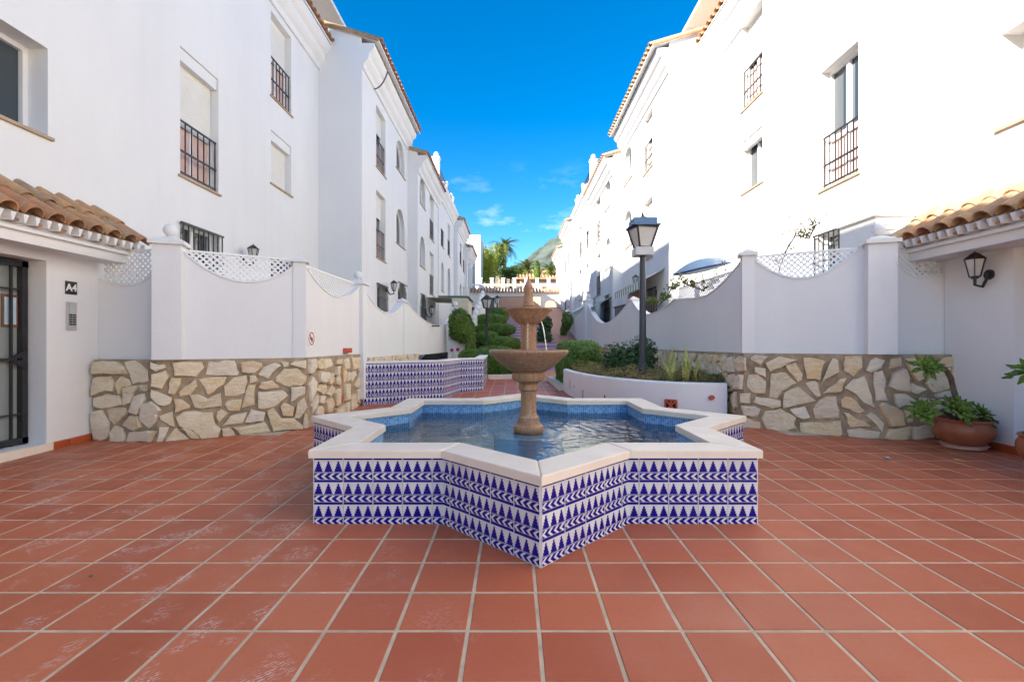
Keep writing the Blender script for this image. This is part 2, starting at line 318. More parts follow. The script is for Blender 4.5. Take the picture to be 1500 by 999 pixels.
def leaves(mb, pts, size, rn, up=0.3, asp=0.55):   # small folded leaves at (point, normal)
    for p, nn in pts:
        d = Vector((rn.gauss(0,1), rn.gauss(0,1), rn.gauss(0,1))).normalized()
        nn = (Vector(nn) + d * 0.75 + Vector((0,0,up))).normalized()
        t = nn.orthogonal().normalized(); t = (Matrix.Rotation(rn.random()*6.283, 3, nn) @ t); b = nn.cross(t)
        L = size * rn.uniform(0.6, 1.3); w = L * asp / 2; p = Vector(p); o = len(mb.v)
        mb.v += [tuple(p - t*L/2), tuple(p + b*w - nn*L*0.08), tuple(p + t*L/2), tuple(p - b*w - nn*L*0.08)]
        mb.f += [(o, o+1, o+2), (o, o+2, o+3)]

def ellipsoid_pts(c, rad, n, rn, inner=0.75, power=1.0, lump=0.12):
    out = []
    for _ in range(n):
        d = Vector((rn.gauss(0,1), rn.gauss(0,1), rn.gauss(0,1))).normalized()
        if power != 1.0: d = Vector([math.copysign(abs(x)**power, x) for x in d])
        k = rn.uniform(inner, 1.0) * (1 + lump * math.sin(5*d.x+3*d.z+c[0]*9) * math.cos(4*d.y+c[1]*5))
        p = Vector((c[0]+d.x*rad[0]*k, c[1]+d.y*rad[1]*k, c[2]+d.z*rad[2]*k))
        out.append((p, d.normalized()))
    return out

# ------------------------------------------------------------------ ground
FC, HALF = Vector((0.15, 4.731)), 1.508             # centre and half side of the star fountain
def star(h, z, c=FC):                               # 16 corners of an eight-pointed star: tip, notch, tip ...
    out = []
    for k in range(16):
        r = h * (math.sqrt(2) if k % 2 == 0 else 1.08239); a = -math.pi/2 + k * math.pi/8
        out.append(Vector((c.x + r*math.cos(a), c.y + r*math.sin(a), z)))
    return out
g = MB(); S = 900
g.add([(-S, -60, gz(-60)), (S, -60, gz(-60)), (S, 17.2, gz(17.2)), (-S, 17.2, gz(17.2)), (-S, 17.21, -0.5), (S, 17.21, -0.5), (S, 700, 6), (-S, 700, 6)], [(0,1,2,3), (4,5,6,7)])
ground = struct(g.build('ground', 'grout'))
def tile_geo(mb, x, y, rn):
    h = PITCH/2 - 0.0085; c = 0.003; dz = rn.uniform(-0.0006, 0.0006)
    z0, z1 = -0.002, 0.0032 + dz
    vs = []
    for (q, z) in ((h, z0), (h, z1 - 0.0015), (h - c, z1)):
        for sx, sy in ((-1,-1),(1,-1),(1,1),(-1,1)):
            vs.append((x + sx*q, y + sy*q, z + gz(y + sy*q)))
    fs = [(8,9,10,11)]
    for a in (0, 4): fs += [(a+k, a+(k+1)%4, a+4+(k+1)%4, a+4+k) for k in range(4)]
    mb.add(vs, fs)
def blocked(x, y):
    if abs(x) > 6.6: return True
    dx, dy = abs(x-FC.x), abs(y-FC.y)
    if max(dx, dy) < HALF-0.25 or dx+dy < (HALF-0.25)*1.414: return True
    if y > 5.95 and x < -2.9 or y > 6.1 and x > 3.4: return True
    if y > 5.95 and x < -4.2 or y > 6.1 and x > 4.6: return True
    return False
cells = []
for i in range(-23, 22):
    for j in range(-12, 49):
        x, y = GX + (i+0.5)*PITCH, GY + (j+0.5)*PITCH
        if y > 17.05 or blocked(x, y): continue
        vis = y > 1.1 and abs(x)*F/y < 790 and not (abs(x-FC.x) < 1.3 and FC.y < y < 9)
        cells.append((0 if vis else 1, y*y*y if vis else 1e9, x, y))
cells.sort()
proto = MB(); tile_geo(proto, 0, 0, random.Random(1)); pm = proto.mesh('floor_tile', 'floor')
rest = MB()
for k, (v, w, x, y) in enumerate(cells):
    if k < 300 and v == 0:
        o = link('floor_tile', pm, ground, (x, y, gz(y) + rnd.uniform(-0.0008, 0.0008))); o.rotation_euler = (rnd.uniform(-.0015,.0015), rnd.uniform(-.0015,.0015), rnd.uniform(-.004,.004))
    else: tile_geo(rest, x, y, rnd)
stuff(rest.build('floor_tiles', 'floor', ground))

# ------------------------------------------------------------------ fountain
fo = thing('star_fountain', 'eight pointed star pool clad in blue and white tiles with two tier stone fountain', 'fountain')
ZT, TH = 0.5645, 0.0545
ow = star(HALF - 0.010, 0); iw = star(HALF - 0.215, 0)
w = MB()
zt = ZT - TH - 0.001
for k in range(16):
    a, b, c, d = ow[k], ow[(k+1)%16], iw[(k+1)%16], iw[k]
    w.add([(a.x,a.y,-0.1),(b.x,b.y,-0.1),(b.x,b.y,zt),(a.x,a.y,zt)], [(0,1,2,3)])
    w.add([(a.x,a.y,zt),(b.x,b.y,zt),(c.x,c.y,zt),(d.x,d.y,zt)], [(0,1,2,3)])
w.build('basin_wall', 'tgrout', fo)
lin = MB(); lin.uv = []
for k in range(16):
    c, d = iw[k], iw[(k+1)%16]; L = (c-d).length
    lin.add([(c.x,c.y,0.08),(d.x,d.y,0.08),(d.x,d.y,zt),(c.x,c.y,zt)], [(0,1,2,3)]); lin.uv += [(0,0.08),(L,0.08),(L,zt),(0,zt)]
lin.build('pool_lining', 'mosaic', fo); lin = MB(); lin.uv = []
cp = iw; base = len(lin.v)
lin.v += [(p.x,p.y,0.08) for p in cp] + [(FC.x,FC.y,0.08)]; lin.uv += [(p.x,p.y) for p in cp] + [(FC.x,FC.y)]
lin.f += [(base+k, base+(k+1)%16, base+16) for k in range(16)]
lin.build('pool_floor', 'palemosaic', fo)
oc, ic = star(HALF + 0.018, 0), star(HALF - 0.235, 0)
for k in range(16):
    a, b, c, d = oc[k], oc[(k+1)%16], ic[(k+1)%16], ic[k]; q = MB(); g_ = 0.0012; u = (b-a).normalized()*g_; u2 = (c-d).normalized()*g_
    ring = [a+u, b-u, c-u2, d+u2]; cen = sum(ring, Vector())/4
    z0 = ZT - TH; vs = [(p.x,p.y,z0) for p in ring] + [(p.x,p.y,ZT-0.010) for p in ring]
    for p in ring:
        t = (cen-p); t = p + t.normalized()*0.008; vs.append((t.x,t.y,ZT-0.0015))
    for p in ring:
        t = (cen-p); t = p + t.normalized()*0.020; vs.append((t.x,t.y,ZT))
    fs = [(3,2,1,0),(12,13,14,15)]
    for s_ in (0,4,8): fs += [(s_+m, s_+(m+1)%4, s_+4+(m+1)%4, s_+4+m) for m in range(4)]
    q.add(vs, fs); q.build('coping_slab', 'coping', fo)
def glazed(parent, a, b, z0, rows, tw, th, from_b=False, zbase=None, name='wall_tile'):
    """glazed tiles on a vertical face from a to b (outward = right of a->b); full tiles start at a"""
    a, b = Vector(a).to_2d(), Vector(b).to_2d()
    if from_b: st, di = b, (a-b).normalized()
    else: st, di = a, (b-a).normalized()
    L = (b-a).length; ab = (b-a).normalized(); nrm = Vector((ab.y, -ab.x)); cache = {}
    n = int(math.ceil(L/tw - 0.02))
    for r_ in range(rows):
        for k in range(n):
            l0, l1 = k*tw, min((k+1)*tw, L); wd = l1-l0
            key = round(wd, 4)
            if key not in cache:
                m = MB(); m.uv = []; e = 0.0012; t = 0.009; bv = 0.0015
                for (x, z, y) in [(e,e,0),(wd-e,e,0),(wd-e,th-e,0),(e,th-e,0),(e,e,t-bv),(wd-e,e,t-bv),(wd-e,th-e,t-bv),(e,th-e,t-bv),(e+bv,e+bv,t),(wd-e-bv,e+bv,t),(wd-e-bv,th-e-bv,t),(e+bv,th-e-bv,t)]:
                    m.v.append((di.x*x + nrm.x*y, di.y*x + nrm.y*y, z)); m.uv.append((x/tw if not from_b else 1 - x/tw, z/th))
                m.f += [(8,9,10,11)]
                for s_ in (0,4): m.f += [(s_+i, s_+(i+1)%4, s_+4+(i+1)%4, s_+4+i) for i in range(4)]
                cache[key] = m.mesh(name, 'tile')
            p = st + di*l0 - nrm*0.001
            link(name, cache[key], parent, (p.x, p.y, z0 + r_*th))
for k in range(16):                                 # tips are the even corners: whole tiles begin at the tip
    glazed(fo, ow[k], ow[(k+1)%16], zt - 0.4515, 3, 0.2, 0.1505, from_b=(k % 2 == 1))
wat = MB(); ws = star(HALF - 0.216, 0.405); wat.v = [tuple(p) for p in ws] + [(FC.x,FC.y,0.405)]; wat.f = [(k,(k+1)%16,16) for k in range(16)]
struct(wat.build('water', 'water'))
C3 = (FC.x, FC.y, 0)
MB().lathe([(0.34,0.08),(0.345,0.36),(0.335,0.385),(0.30,0.396),(0.10,0.398)], 40, C3).build('plinth', 'mosaic', fo, True)
MB().lathe([(0.135,0.40),(0.150,0.425),(0.152,0.455),(0.140,0.475),(0.118,0.485),(0.104,0.515),(0.104,0.55),(0.094,0.562),(0.084,0.575),(0.078,0.60),(0.076,0.79),(0.083,0.815),(0.102,0.825),(0.104,0.868),(0.090,0.885),(0.110,0.90),(0.150,0.915),(0.165,0.94),(0.165,0.985),(0.15,1.0)], 40, C3).build('pedestal', 'granite', fo, True)
MB().lathe([(0.12,0.995),(0.165,1.005),(0.215,1.03),(0.275,1.075),(0.33,1.125),(0.368,1.163),(0.388,1.185),(0.394,1.198),(0.390,1.212),(0.378,1.216),(0.364,1.208),(0.33,1.175),(0.25,1.13),(0.10,1.11)], 56, C3).build('lower_bowl', 'granite', fo, True)
oct_ = lambda t, z: 1.0 / max(abs(math.cos(((t + math.pi/8) % (math.pi/4)) - math.pi/8)), 0.5)
MB().lathe([(0.100,1.10),(0.100,1.215),(0.078,1.222),(0.076,1.24),(0.074,1.44),(0.080,1.455),(0.085,1.47)], 48, C3, oct_).build('column', 'granite', fo, True)
flt = lambda t, z: 1 + 0.10*abs(math.sin(4*t))*max(0, min(1, (1.60-z)/0.05))
MB().lathe([(0.075,1.462),(0.098,1.475),(0.125,1.495),(0.150,1.525),(0.180,1.56),(0.212,1.592),(0.232,1.606),(0.238,1.614),(0.234,1.624),(0.222,1.626),(0.20,1.612),(0.12,1.585),(0.05,1.58)], 64, C3, flt).build('upper_bowl', 'granite', fo, True)
MB().lathe([(0.062,1.57),(0.062,1.63),(0.055,1.642),(0.060,1.655),(0.052,1.672),(0.048,1.70),(0.036,1.815),(0.042,1.825),(0.044,1.845),(0.038,1.856),(0.020,1.895),(0.009,1.92),(0.010,1.935),(0.002,1.944)], 24, C3).build('finial', 'granite', fo, True)
wj = N('running_water'); wj.n.remove(wj.b); tr_ = wj.n.new('ShaderNodeBsdfTransparent'); gl_ = wj.n.new('ShaderNodeBsdfGlossy'); gl_.inputs['Roughness'].default_value = 0.15; mx_ = wj.n.new('ShaderNodeMixShader'); mx_.inputs['Fac'].default_value = 0.45
wj.t.links.new(tr_.outputs[0], mx_.inputs[1]); wj.t.links.new(gl_.outputs[0], mx_.inputs[2]); wj.t.links.new(mx_.outputs[0], wj.out.inputs['Surface'])
for ang, r0, r1 in ((-95, 0.10, 0.115), (-28, 0.13, 0.20), (75, 0.13, 0.2)):
    ca, sa = math.cos(R(ang)), math.sin(R(ang)); pts = [(FC.x+ca*(r0+(r1-r0)*t), FC.y+sa*(r0+(r1-r0)*t), 1.50 - 0.33*t*t - 0.02*t) for t in [i/8 for i in range(9)]]
    MB().tube(pts, [0.005 + 0.0012*math.sin(i*2.1) for i in range(9)], 6).build('water_jet', wj.m, fo, True)

# ------------------------------------------------------------------ rubble stone walls
def frame2(p0, p1):                                 # a vertical plane through two plan points: u along, n outward (towards the viewer side)
    p0, p1 = Vector(p0), Vector(p1); u = (p1-p0).normalized(); n = Vector((u.y, -u.x)); return p0, u, n, (p1-p0).length
def pixplane(px, py, fr):
    p0, u, n, L = fr; r = Vector(((px-CX)/F, 1.0)); t = p0.dot(n) / r.dot(n); q = r*t
    return ((q-p0).dot(u), HC - (py-CY)*t/F)
def stone(parent, poly, fr, rn, prot=0.035, name='stone', mat='stone'):
    p0, u, n, L = fr
    if sum(poly[i][0]*poly[(i+1)%len(poly)][1]-poly[(i+1)%len(poly)][0]*poly[i][1] for i in range(len(poly))) < 0: poly = poly[::-1]
    cu = sum(p[0] for p in poly)/len(poly); cz = sum(p[1] for p in poly)/len(poly)
    pts = []
    for i, a in enumerate(poly):                    # split edges, wobble them
        b = poly[(i+1)%len(poly)]; ln = math.hypot(b[0]-a[0], b[1]-a[1]); pts.append(a)
        m = 1 if ln < 0.16 else 2
        for k in range(m):
            t = (k+1)/(m+1); j = ln*0.05; nx, nz = (b[1]-a[1])/(ln+1e-6), -(b[0]-a[0])/(ln+1e-6); q = rn.uniform(-j, j)
            pts.append((a[0]+(b[0]-a[0])*t + nx*q, a[1]+(b[1]-a[1])*t + nz*q))
    N_ = len(pts); vs = []; tu, tz = rn.uniform(-.10,.10), rn.uniform(-.10,.10); pr = prot*rn.uniform(0.65, 1.6)
    def pt(x, z, d): return (p0.x + u.x*x + n.x*d, p0.y + u.y*x + n.y*d, z)
    size = max(0.05, min(max(p[0] for p in poly)-min(p[0] for p in poly), max(p[1] for p in poly)-min(p[1] for p in poly)))
    for (ins, d) in ((0.0, -0.02), (0.0, 0.74), (0.035, 0.94), (0.12, 1.0), (0.5, 1.04)):
        for (x, z) in pts:
            ii = min(ins, 0.6) ; x2, z2 = x + (cu-x)*ii, z + (cz-z)*ii
            dd = d*pr if d < 0 else d*pr + (x2-cu)*tu*(d > .5) + (z2-cz)*tz*(d > .5) + (rn.uniform(-.0035,.0035) if d > .6 else 0)
            vs.append(pt(x2, z2, dd))
    vs.append(pt(cu, cz, pr*1.05)); fs = []
    for s_ in range(4): fs += [(s_*N_+i, s_*N_+(i+1)%N_, (s_+1)*N_+(i+1)%N_, (s_+1)*N_+i) for i in range(N_)]
    fs += [(4*N_+i, 4*N_+(i+1)%N_, 5*N_) for i in range(N_)]
    o = MB().add(vs, fs).build(name, mat, parent, True); return o
def clip(poly, a, b, c):                            # keep a*x+b*y<=c
    out = []
    for i in range(len(poly)):
        p, q = poly[i], poly[(i+1)%len(poly)]; dp, dq = a*p[0]+b*p[1]-c, a*q[0]+b*q[1]-c
        if dp <= 0: out.append(p)
        if dp*dq < 0: t = dp/(dp-dq); out.append((p[0]+(q[0]-p[0])*t, p[1]+(q[1]-p[1])*t))
    return out
def rubble(parent, fr, u0, u1, zlo, zhi, size, rn, gap=0.012, topfn=None, prot=0.03):
    seeds = []; tries = 0; tgt = (u1-u0)*(zhi-zlo)/(size*size*0.75)
    while len(seeds) < tgt and tries < 4000:
        tries += 1; s_ = (rn.uniform(u0,u1), rn.uniform(zlo,zhi))
        if all(math.hypot((s_[0]-t[0])*0.85, s_[1]-t[1]) > size*0.68 for t in seeds): seeds.append(s_)
    for i, s_ in enumerate(seeds):
        poly = [(u0,zlo),(u1,zlo),(u1,zhi),(u0,zhi)]
        for j, t in enumerate(seeds):
            if i == j: continue
            a, b = t[0]-s_[0], t[1]-s_[1]; ln = math.hypot(a,b)
            if ln > size*4: continue
            c = (t[0]**2+t[1]**2-s_[0]**2-s_[1]**2)/2; poly = clip(poly, a/ln, b/ln, c/ln - gap)
            if len(poly) < 3: break
        if len(poly) < 3: continue
        poly = [(min(max(x,u0+gap),u1-gap), z) for x,z in poly]
        if topfn and s_[1] > topfn(s_[0]) - 0.02: continue
        if topfn: poly = [(x, min(z, topfn(x)-gap)) for x,z in poly]
        stone(parent, poly, fr, rn, prot)
def wallbody(parent, pts, z0f, z1, thick, name, mat):   # thin masonry behind a polyline (viewer on the right of travel)
    m = MB()
    for a, b in zip(pts[:-1], pts[1:]):
        p0, u, n, L = frame2(a, b)
        q = [p0, p0+u*L, p0+u*L-n*thick, p0-n*thick]
        zs = [z0f(v.y) for v in q]
        m.add([(v.x,v.y,z) for v,z in zip(q,zs)] + [(v.x,v.y,z1) for v in q], [(3,2,1,0),(4,5,6,7),(0,1,5,4),(1,2,6,5),(2,3,7,6),(3,0,4,7)])
    return m.build(name, mat, parent)
zlow = lambda y: gz(y) - 0.15
def stones_from(parent, data, off, scale, frs, rn):
    for d in data:
        pts = [(off[0]+d[i]/scale, off[1]+d[i+1]/scale) for i in range(0, len(d), 2)]
        cxp = sum(p[0] for p in pts)/len(pts)
        for fr, lo, hi in frs:
            if lo <= cxp < hi:
                poly = [pixplane(x, y, fr) for x, y in pts]; poly = [(min(max(a,-0.06),fr[3]+0.06), max(b, gz(fr[0].y)-0.03)) for a, b in poly]
                stone(parent, poly, fr, rn); break
LP = [(-5.09, 5.80), (-4.25, 5.70), (-2.80, 6.50), (-2.76, 8.62)]
RP = [(3.16, 9.55), (3.20, 6.62), (4.50, 5.84), (5.44, 5.84)]
ls = thing('stone_retaining_wall', 'cream rubble stone plinth beside the black barred entrance door', 'stone wall')
wallbody(ls, LP, zlow, 1.085, 0.30, 'mortar_bed', 'mortar')
SA = [[125,190,200,178,330,185,400,225,432,295,120,302],[412,190,490,172,545,210,600,260,612,365,480,388,455,290],[598,190,700,215,760,205,775,240,680,275,620,245],
[640,300,700,290,770,265,800,320,740,435,635,410],[830,192,1100,190,1120,240,1050,325,850,315],[1160,185,1395,178,1440,285,1420,310,1130,305],
[130,335,270,318,305,380,295,455,240,450,120,495,112,420],[320,380,365,318,440,350,460,395,440,418,380,415,355,482,325,420],[380,430,530,405,510,445,480,470,465,560,405,582],
[550,400,605,395,600,455,540,455],[620,440,700,460,825,515,810,570,760,590,700,575,620,515],[820,330,915,335,905,385,850,490,790,470],[890,465,1040,340,1060,410,1000,485,895,505],
[1068,345,1325,325,1300,390,1150,490],[120,520,240,480,350,495,395,575,200,612,120,590],[500,500,575,475,590,530,530,665,460,645],[845,525,920,530,995,580,985,610,850,655],
[985,490,1060,480,1150,525,1270,470,1278,590,1100,615,1030,600],[120,640,190,625,255,730,255,870,190,910,120,900],[230,615,405,605,425,660,380,700,310,762,265,720],
[565,580,650,545,690,580,745,630,690,665,685,730,625,795,550,720],[710,680,835,640,850,780,720,720],[860,690,930,640,1200,650,1225,760,1275,800,1250,875,1100,885,1020,810,890,770],
[1240,640,1275,615,1340,655,1255,735,1230,690],[385,765,465,675,530,680,555,780,500,815],[275,830,320,768,375,790,405,860,400,910,280,912],[420,915,460,825,690,820,640,915],
[710,785,800,780,740,915,685,915],[760,920,860,785,985,885,960,905],[910,790,1000,800,1090,885,1010,885]]
SB = [[200,195,320,180,395,195,400,235,345,275,330,290,215,280],[360,305,400,240,515,195,575,220,490,285,455,345],[570,185,640,190,645,225,600,235],[650,210,690,185,800,172,800,248],
[525,325,600,250,720,245,805,320,800,370,750,408,680,400,640,418,525,365],[50,410,140,330,255,310,265,370,240,470,165,505,55,500],[285,315,340,310,365,360,285,380],[360,425,390,370,490,355,560,420,430,440],
[270,400,340,395,330,580,210,612,240,500],[360,460,590,445,635,490,520,590,420,618,362,610],[660,420,790,415,790,480,655,560],[565,590,600,555,690,600,680,680,590,675],[690,700,720,560,780,510,815,600,740,700],
[55,580,80,545,215,525,195,630,100,635],[300,620,430,650,410,730,240,740],[35,775,110,680,265,645,225,740],[445,630,500,605,570,700,690,700,775,770,775,800,500,822,470,740],[135,785,420,730,480,825,205,855],
[35,795,110,785,160,865,45,878],[775,770,790,650,812,670,815,790,785,800],
[815,165,870,160,880,230,850,300,820,295],[820,400,850,318,890,370,880,450,830,545],[888,190,920,160,950,165,945,250,900,250],[960,170,1010,160,1020,215,960,260],[915,285,985,280,1000,310,955,378,918,375],
[990,370,1030,285,1048,330,1045,375,1000,395],[890,450,910,400,965,400,970,450,940,485],[975,480,1030,405,1060,430,1020,505],[835,590,895,490,910,520,890,600,845,655],[910,500,955,500,935,575,910,560],
[950,560,1020,520,1045,560,1020,640,970,655],[890,610,930,585,965,620,960,670,880,665],[1060,170,1110,160,1115,205,1065,210],[1060,230,1095,225,1090,300,1055,310],[1055,340,1085,300,1110,360,1100,410,1060,390],
[1135,165,1185,150,1190,240,1150,260],[1105,240,1150,270,1150,370,1125,385],[1160,290,1190,280,1195,350,1165,370],[1050,470,1090,430,1100,580,1065,595],[1145,390,1190,385,1185,530,1145,545],[1065,620,1150,575,1140,650,1065,665],
[1155,580,1185,550,1180,650,1155,650],[1200,150,1255,150,1250,250,1215,260],[1200,290,1245,270,1250,310,1210,370],[1235,400,1280,320,1285,400,1245,425],[1195,500,1240,480,1250,600,1195,640],[1255,450,1290,420,1290,570,1265,555],[1260,150,1290,145,1280,300,1262,230]]
lf = [frame2(LP[i], LP[i+1]) for i in range(3)]
frs = [(lf[0], 0, 226), (lf[1], 226, 449), (lf[2], 449, 700)]
r1 = random.Random(3); stones_from(ls, SA, (120,500), 6.245, frs, r1); stones_from(ls, SB, (320,500), 6.245, frs, r1)
stone(ls, [pixplane(320+x/6.245, 500+y/6.245, lf[2]) for x, y in ((1100,490),(1135,480),(1130,560),(1105,570))], lf[2], r1, 0.02, 'clay_brick', 'redclay')
rs = thing('stone_retaining_wall', 'greyish cream rubble stone plinth behind the potted succulent', 'stone wall')
wallbody(rs, RP, zlow, 1.145, 0.30, 'mortar_bed', 'mortar')
SCc = [[330,155,370,130,500,150,430,230,335,185],[475,210,600,150,790,180,660,235,525,295],[668,235,770,208,838,320,835,375,795,398],[845,160,960,165,1060,195,1020,290,1005,375,880,365],[1015,410,1130,160,1180,180,1195,300],
[370,250,475,265,480,350,420,325,372,300],[535,310,670,305,780,405,640,480,590,550,510,545,520,440],[290,400,310,325,400,320,480,390,470,505,370,505,300,450],[865,405,960,385,990,410,1015,530,980,545,890,450],
[1025,510,1200,365,1265,355,1220,490],[660,500,720,465,800,440,970,580,690,640,650,650],[360,590,380,540,500,550,625,580,630,630,540,650],[710,660,860,630,910,740,840,755,770,730],[935,660,1000,570,1060,535,1165,530,1195,740,960,750],
[435,750,470,680,620,655,775,745,755,800,775,845,630,885,490,865],[235,625,370,630,430,660,400,735,260,720],[810,790,1205,768,1228,900,1190,925,1040,910,930,900,820,890],[230,510,330,505,325,600,230,595],[250,735,420,785,425,855,255,850],
[185,180,240,145,285,165,340,290,220,298],[35,240,70,125,110,150,125,295,60,300],[130,160,180,145,180,300,130,300],[60,345,180,315,155,480,120,490],[175,465,205,335,265,325,255,470],[130,540,195,490,208,640,195,655],[50,500,100,485,118,530,65,580],
[55,640,115,580,185,700,55,705],[-10,340,5,235,45,300,35,330],[20,360,45,355,85,465,50,460]]
SD = [[35,215,50,150,215,140,218,260,135,345,40,290],[250,285,290,185,350,155,440,185,405,260,300,305],[475,270,495,165,590,155,588,235],[625,170,745,155,830,300,825,345,740,390,690,320],[950,215,1000,160,1178,150,1178,238,990,242],
[40,455,130,370,240,335,285,470,350,655,240,605,165,520],[325,400,330,300,415,285,470,575,350,580],[470,440,510,310,620,265,655,340,660,490,540,480],[680,440,690,405,825,465,740,515,680,490],[820,410,900,290,1050,290,1075,460,900,500],
[1060,270,1178,250,1178,440,1110,430],[525,515,620,508,730,580,740,640,620,620,560,645,535,600],[10,570,50,535,110,545,255,690,200,705,20,640],[760,620,780,545,915,560,880,610],[380,620,420,595,585,670,620,815,480,830],[610,665,700,660,690,780,650,790],
[40,690,90,700,310,830,100,835],[250,720,310,685,435,800,415,885],[65,860,200,845,400,880,380,940,90,940],[430,945,470,850,680,825,665,960],[705,960,700,830,900,810,920,935],[920,510,1080,480,1080,540,930,550],[910,600,985,560,985,700,900,690],[1000,620,1178,560,1178,690,1000,700],[960,735,1178,715,1178,945,950,945],[1000,255,1050,255,1050,280,1000,280]]
rf = [frame2(RP[i], RP[i+1]) for i in range(3)]
frs = [(rf[0], 900, 1090), (rf[1], 1090, 1290), (rf[2], 1290, 1500)]
r1 = random.Random(4); stones_from(rs, SCc, (1050,500), 6.658, frs, r1); stones_from(rs, SD, (1230,500), 6.658, frs, r1)
rubble(rs, rf[0], 0.02, 2.45, 0.45, 1.10, 0.23, r1)
ls2 = thing('stone_retaining_wall', 'low arched strip of yellow stones behind the tiled planter', 'stone wall')
lfb = frame2((-2.80, 9.2), (-2.62, 13.2))
wallbody(ls2, [(-2.80, 9.2), (-2.62, 13.2)], zlow, 1.0, 0.2, 'mortar_bed', 'mortar'); rubble(ls2, lfb, 0.0, 3.9, 0.45, 1.0, 0.27, random.Random(5))
rs2 = thing('stone_retaining_wall', 'pale stone plinth strip with vent grating between hedge and shrub', 'stone wall')
rfb = frame2((3.12, 20.0), (3.16, 9.55)); wallbody(rs2, [(3.12, 20.0), (3.16, 9.55)], zlow, 1.145, 0.3, 'mortar_bed', 'mortar'); rubble(rs2, rfb, 4.0, 10.4, 0.5, 1.12, 0.33, random.Random(6))
vg = MB()
for k in range(7): vg.bar((3.13, 12.3+k*0.12, 0.66), (3.13, 12.3+k*0.12, 1.04), 0.02)
for k in range(5): vg.bar((3.125, 12.3, 0.66+k*0.095), (3.125, 13.02, 0.66+k*0.095), 0.02)
vg.build('vent_grating', 'galv', rs2)

# ------------------------------------------------------------------ rendered garden walls with scalloped tops, piers and lattice
def scallop(fr, za, zb, zl, n=22, ua=0.0, ub=None, pw=2.0):
    L = fr[3] if ub is None else ub
    out = []
    for i in range(n+1):
        t = i/n; e = za if t < 0.5 else zb; out.append((ua + (L-ua)*t, zl + (e-zl)*abs(2*t-1)**pw))
    return out
def fpt(fr, back=0.0):
    p0, u, n, L = fr; return lambda a, z, d: (p0.x+u.x*a+n.x*(d-back), p0.y+u.y*a+n.y*(d-back), z)
def lattice(parent, fr, curve, ztop, back, a0, a1):
    fn = fpt(fr, back); m = MB(); p = 0.052; h = 0.011; k = math.sqrt(0.5)
    def zc(a):
        for (x0, z0), (x1, z1) in zip(curve[:-1], curve[1:]):
            if x0 <= a <= x1: return z0 + (z1-z0)*(a-x0)/(x1-x0+1e-9)
        return 9
    n = int((a1-a0)/(p*k))+2; rows = int(0.9/(p*k))+2
    for i in range(n):
        for j in range(-1, rows):
            if (i+j) % 2: continue
            a, z = a0 + i*p*k, ztop - j*p*k
            if a > a1 or a < a0 or z > ztop or z < zc(a) - 0.04: continue
            for s_ in (1, -1):
                du, dz = p*k*0.499, p*k*0.499*s_; wu, wz = -k*s_*h, k*h; o = 0.0 if s_ > 0 else 0.006
                q = [(a-du+wu, z-dz+wz), (a+du+wu, z+dz+wz), (a+du-wu, z+dz-wz), (a-du-wu, z-dz-wz)]
                q = [(x, min(zz, ztop)) for x, zz in q]
                vs = [fn(x, zz, o) for x, zz in q] + [fn(x, zz, o-0.005) for x, zz in q]
                m.add(vs, [(0,1,2,3),(7,6,5,4),(0,4,5,1),(1,5,6,2),(2,6,7,3),(3,7,4,0)])
    m.prism([(a0, ztop), (a1, ztop), (a1, ztop+0.025), (a0, ztop+0.025)], fn, -0.012, 0.012)
    return stuff(m.build('lattice', 'white', parent))
def panel(parent, fr, z0, za, zb, zl, back=0.035, th=0.16, ua=0.0, ub=None, lat=None, pw=2.0):
    cv = scallop(fr, za, zb, zl, 24, ua, ub, pw); L = cv[-1][0]
    o = MB().prism([(L, z0), (ua, z0)][::-1] and [(ua, z0), (L, z0)] + cv[::-1], fpt(fr, back), -th, 0).build('wall_panel', 'plaster', parent, True)
    MB().prism([(a, z+0.001) for a, z in cv] + [(a, z+0.028) for a, z in cv[::-1]], fpt(fr, back), -th-0.012, 0.012).build('rounded_edge', 'plaster', o, True)
    if lat: lattice(parent, fr, cv, lat, back+0.09, ua, L)
def pier(parent, c, w, d, z0, z1, ang=0, ball=0.075):
    ca, sa = math.cos(ang), math.sin(ang)
    def fn(u, v, z): return (c[0]+u*ca-v*sa, c[1]+u*sa+v*ca, z)
    def blk(m, a, b, za, zb): m.add([fn(-a,-b,za),fn(a,-b,za),fn(a,b,za),fn(-a,b,za),fn(-a,-b,zb),fn(a,-b,zb),fn(a,b,zb),fn(-a,b,zb)], [(3,2,1,0),(4,5,6,7),(0,1,5,4),(1,2,6,5),(2,3,7,6),(3,0,4,7)])
    m = MB(); blk(m, w/2, d/2, z0, z1); o = m.build('pier', 'plaster', parent)
    m = MB(); blk(m, w/2+0.035, d/2+0.035, z1, z1+0.045); blk(m, w/2-0.01, d/2-0.01, z1+0.045, z1+0.07)
    a, b = w/2-0.02, d/2-0.02; m.add([fn(-a,-b,z1+0.07),fn(a,-b,z1+0.07),fn(a,b,z1+0.07),fn(-a,b,z1+0.07),fn(0,0,z1+0.12)], [(0,1,4),(1,2,4),(2,3,4),(3,0,4)])
    m.build('pier_cap', 'plaster', o)
    if ball: MB().lathe([(0.03,z1+0.08),(0.04,z1+0.115)] + [(max(0.004, ball*math.sin(math.pi*t/12)), z1+0.115+ball*(1-math.cos(math.pi*t/12))) for t in range(1, 13)], 20, (c[0],c[1],0)).build('ball_finial', 'plaster', o, True)
lw = thing('garden_wall', 'white rendered wall with lattice and ball finial beside the entrance porch', 'garden wall')
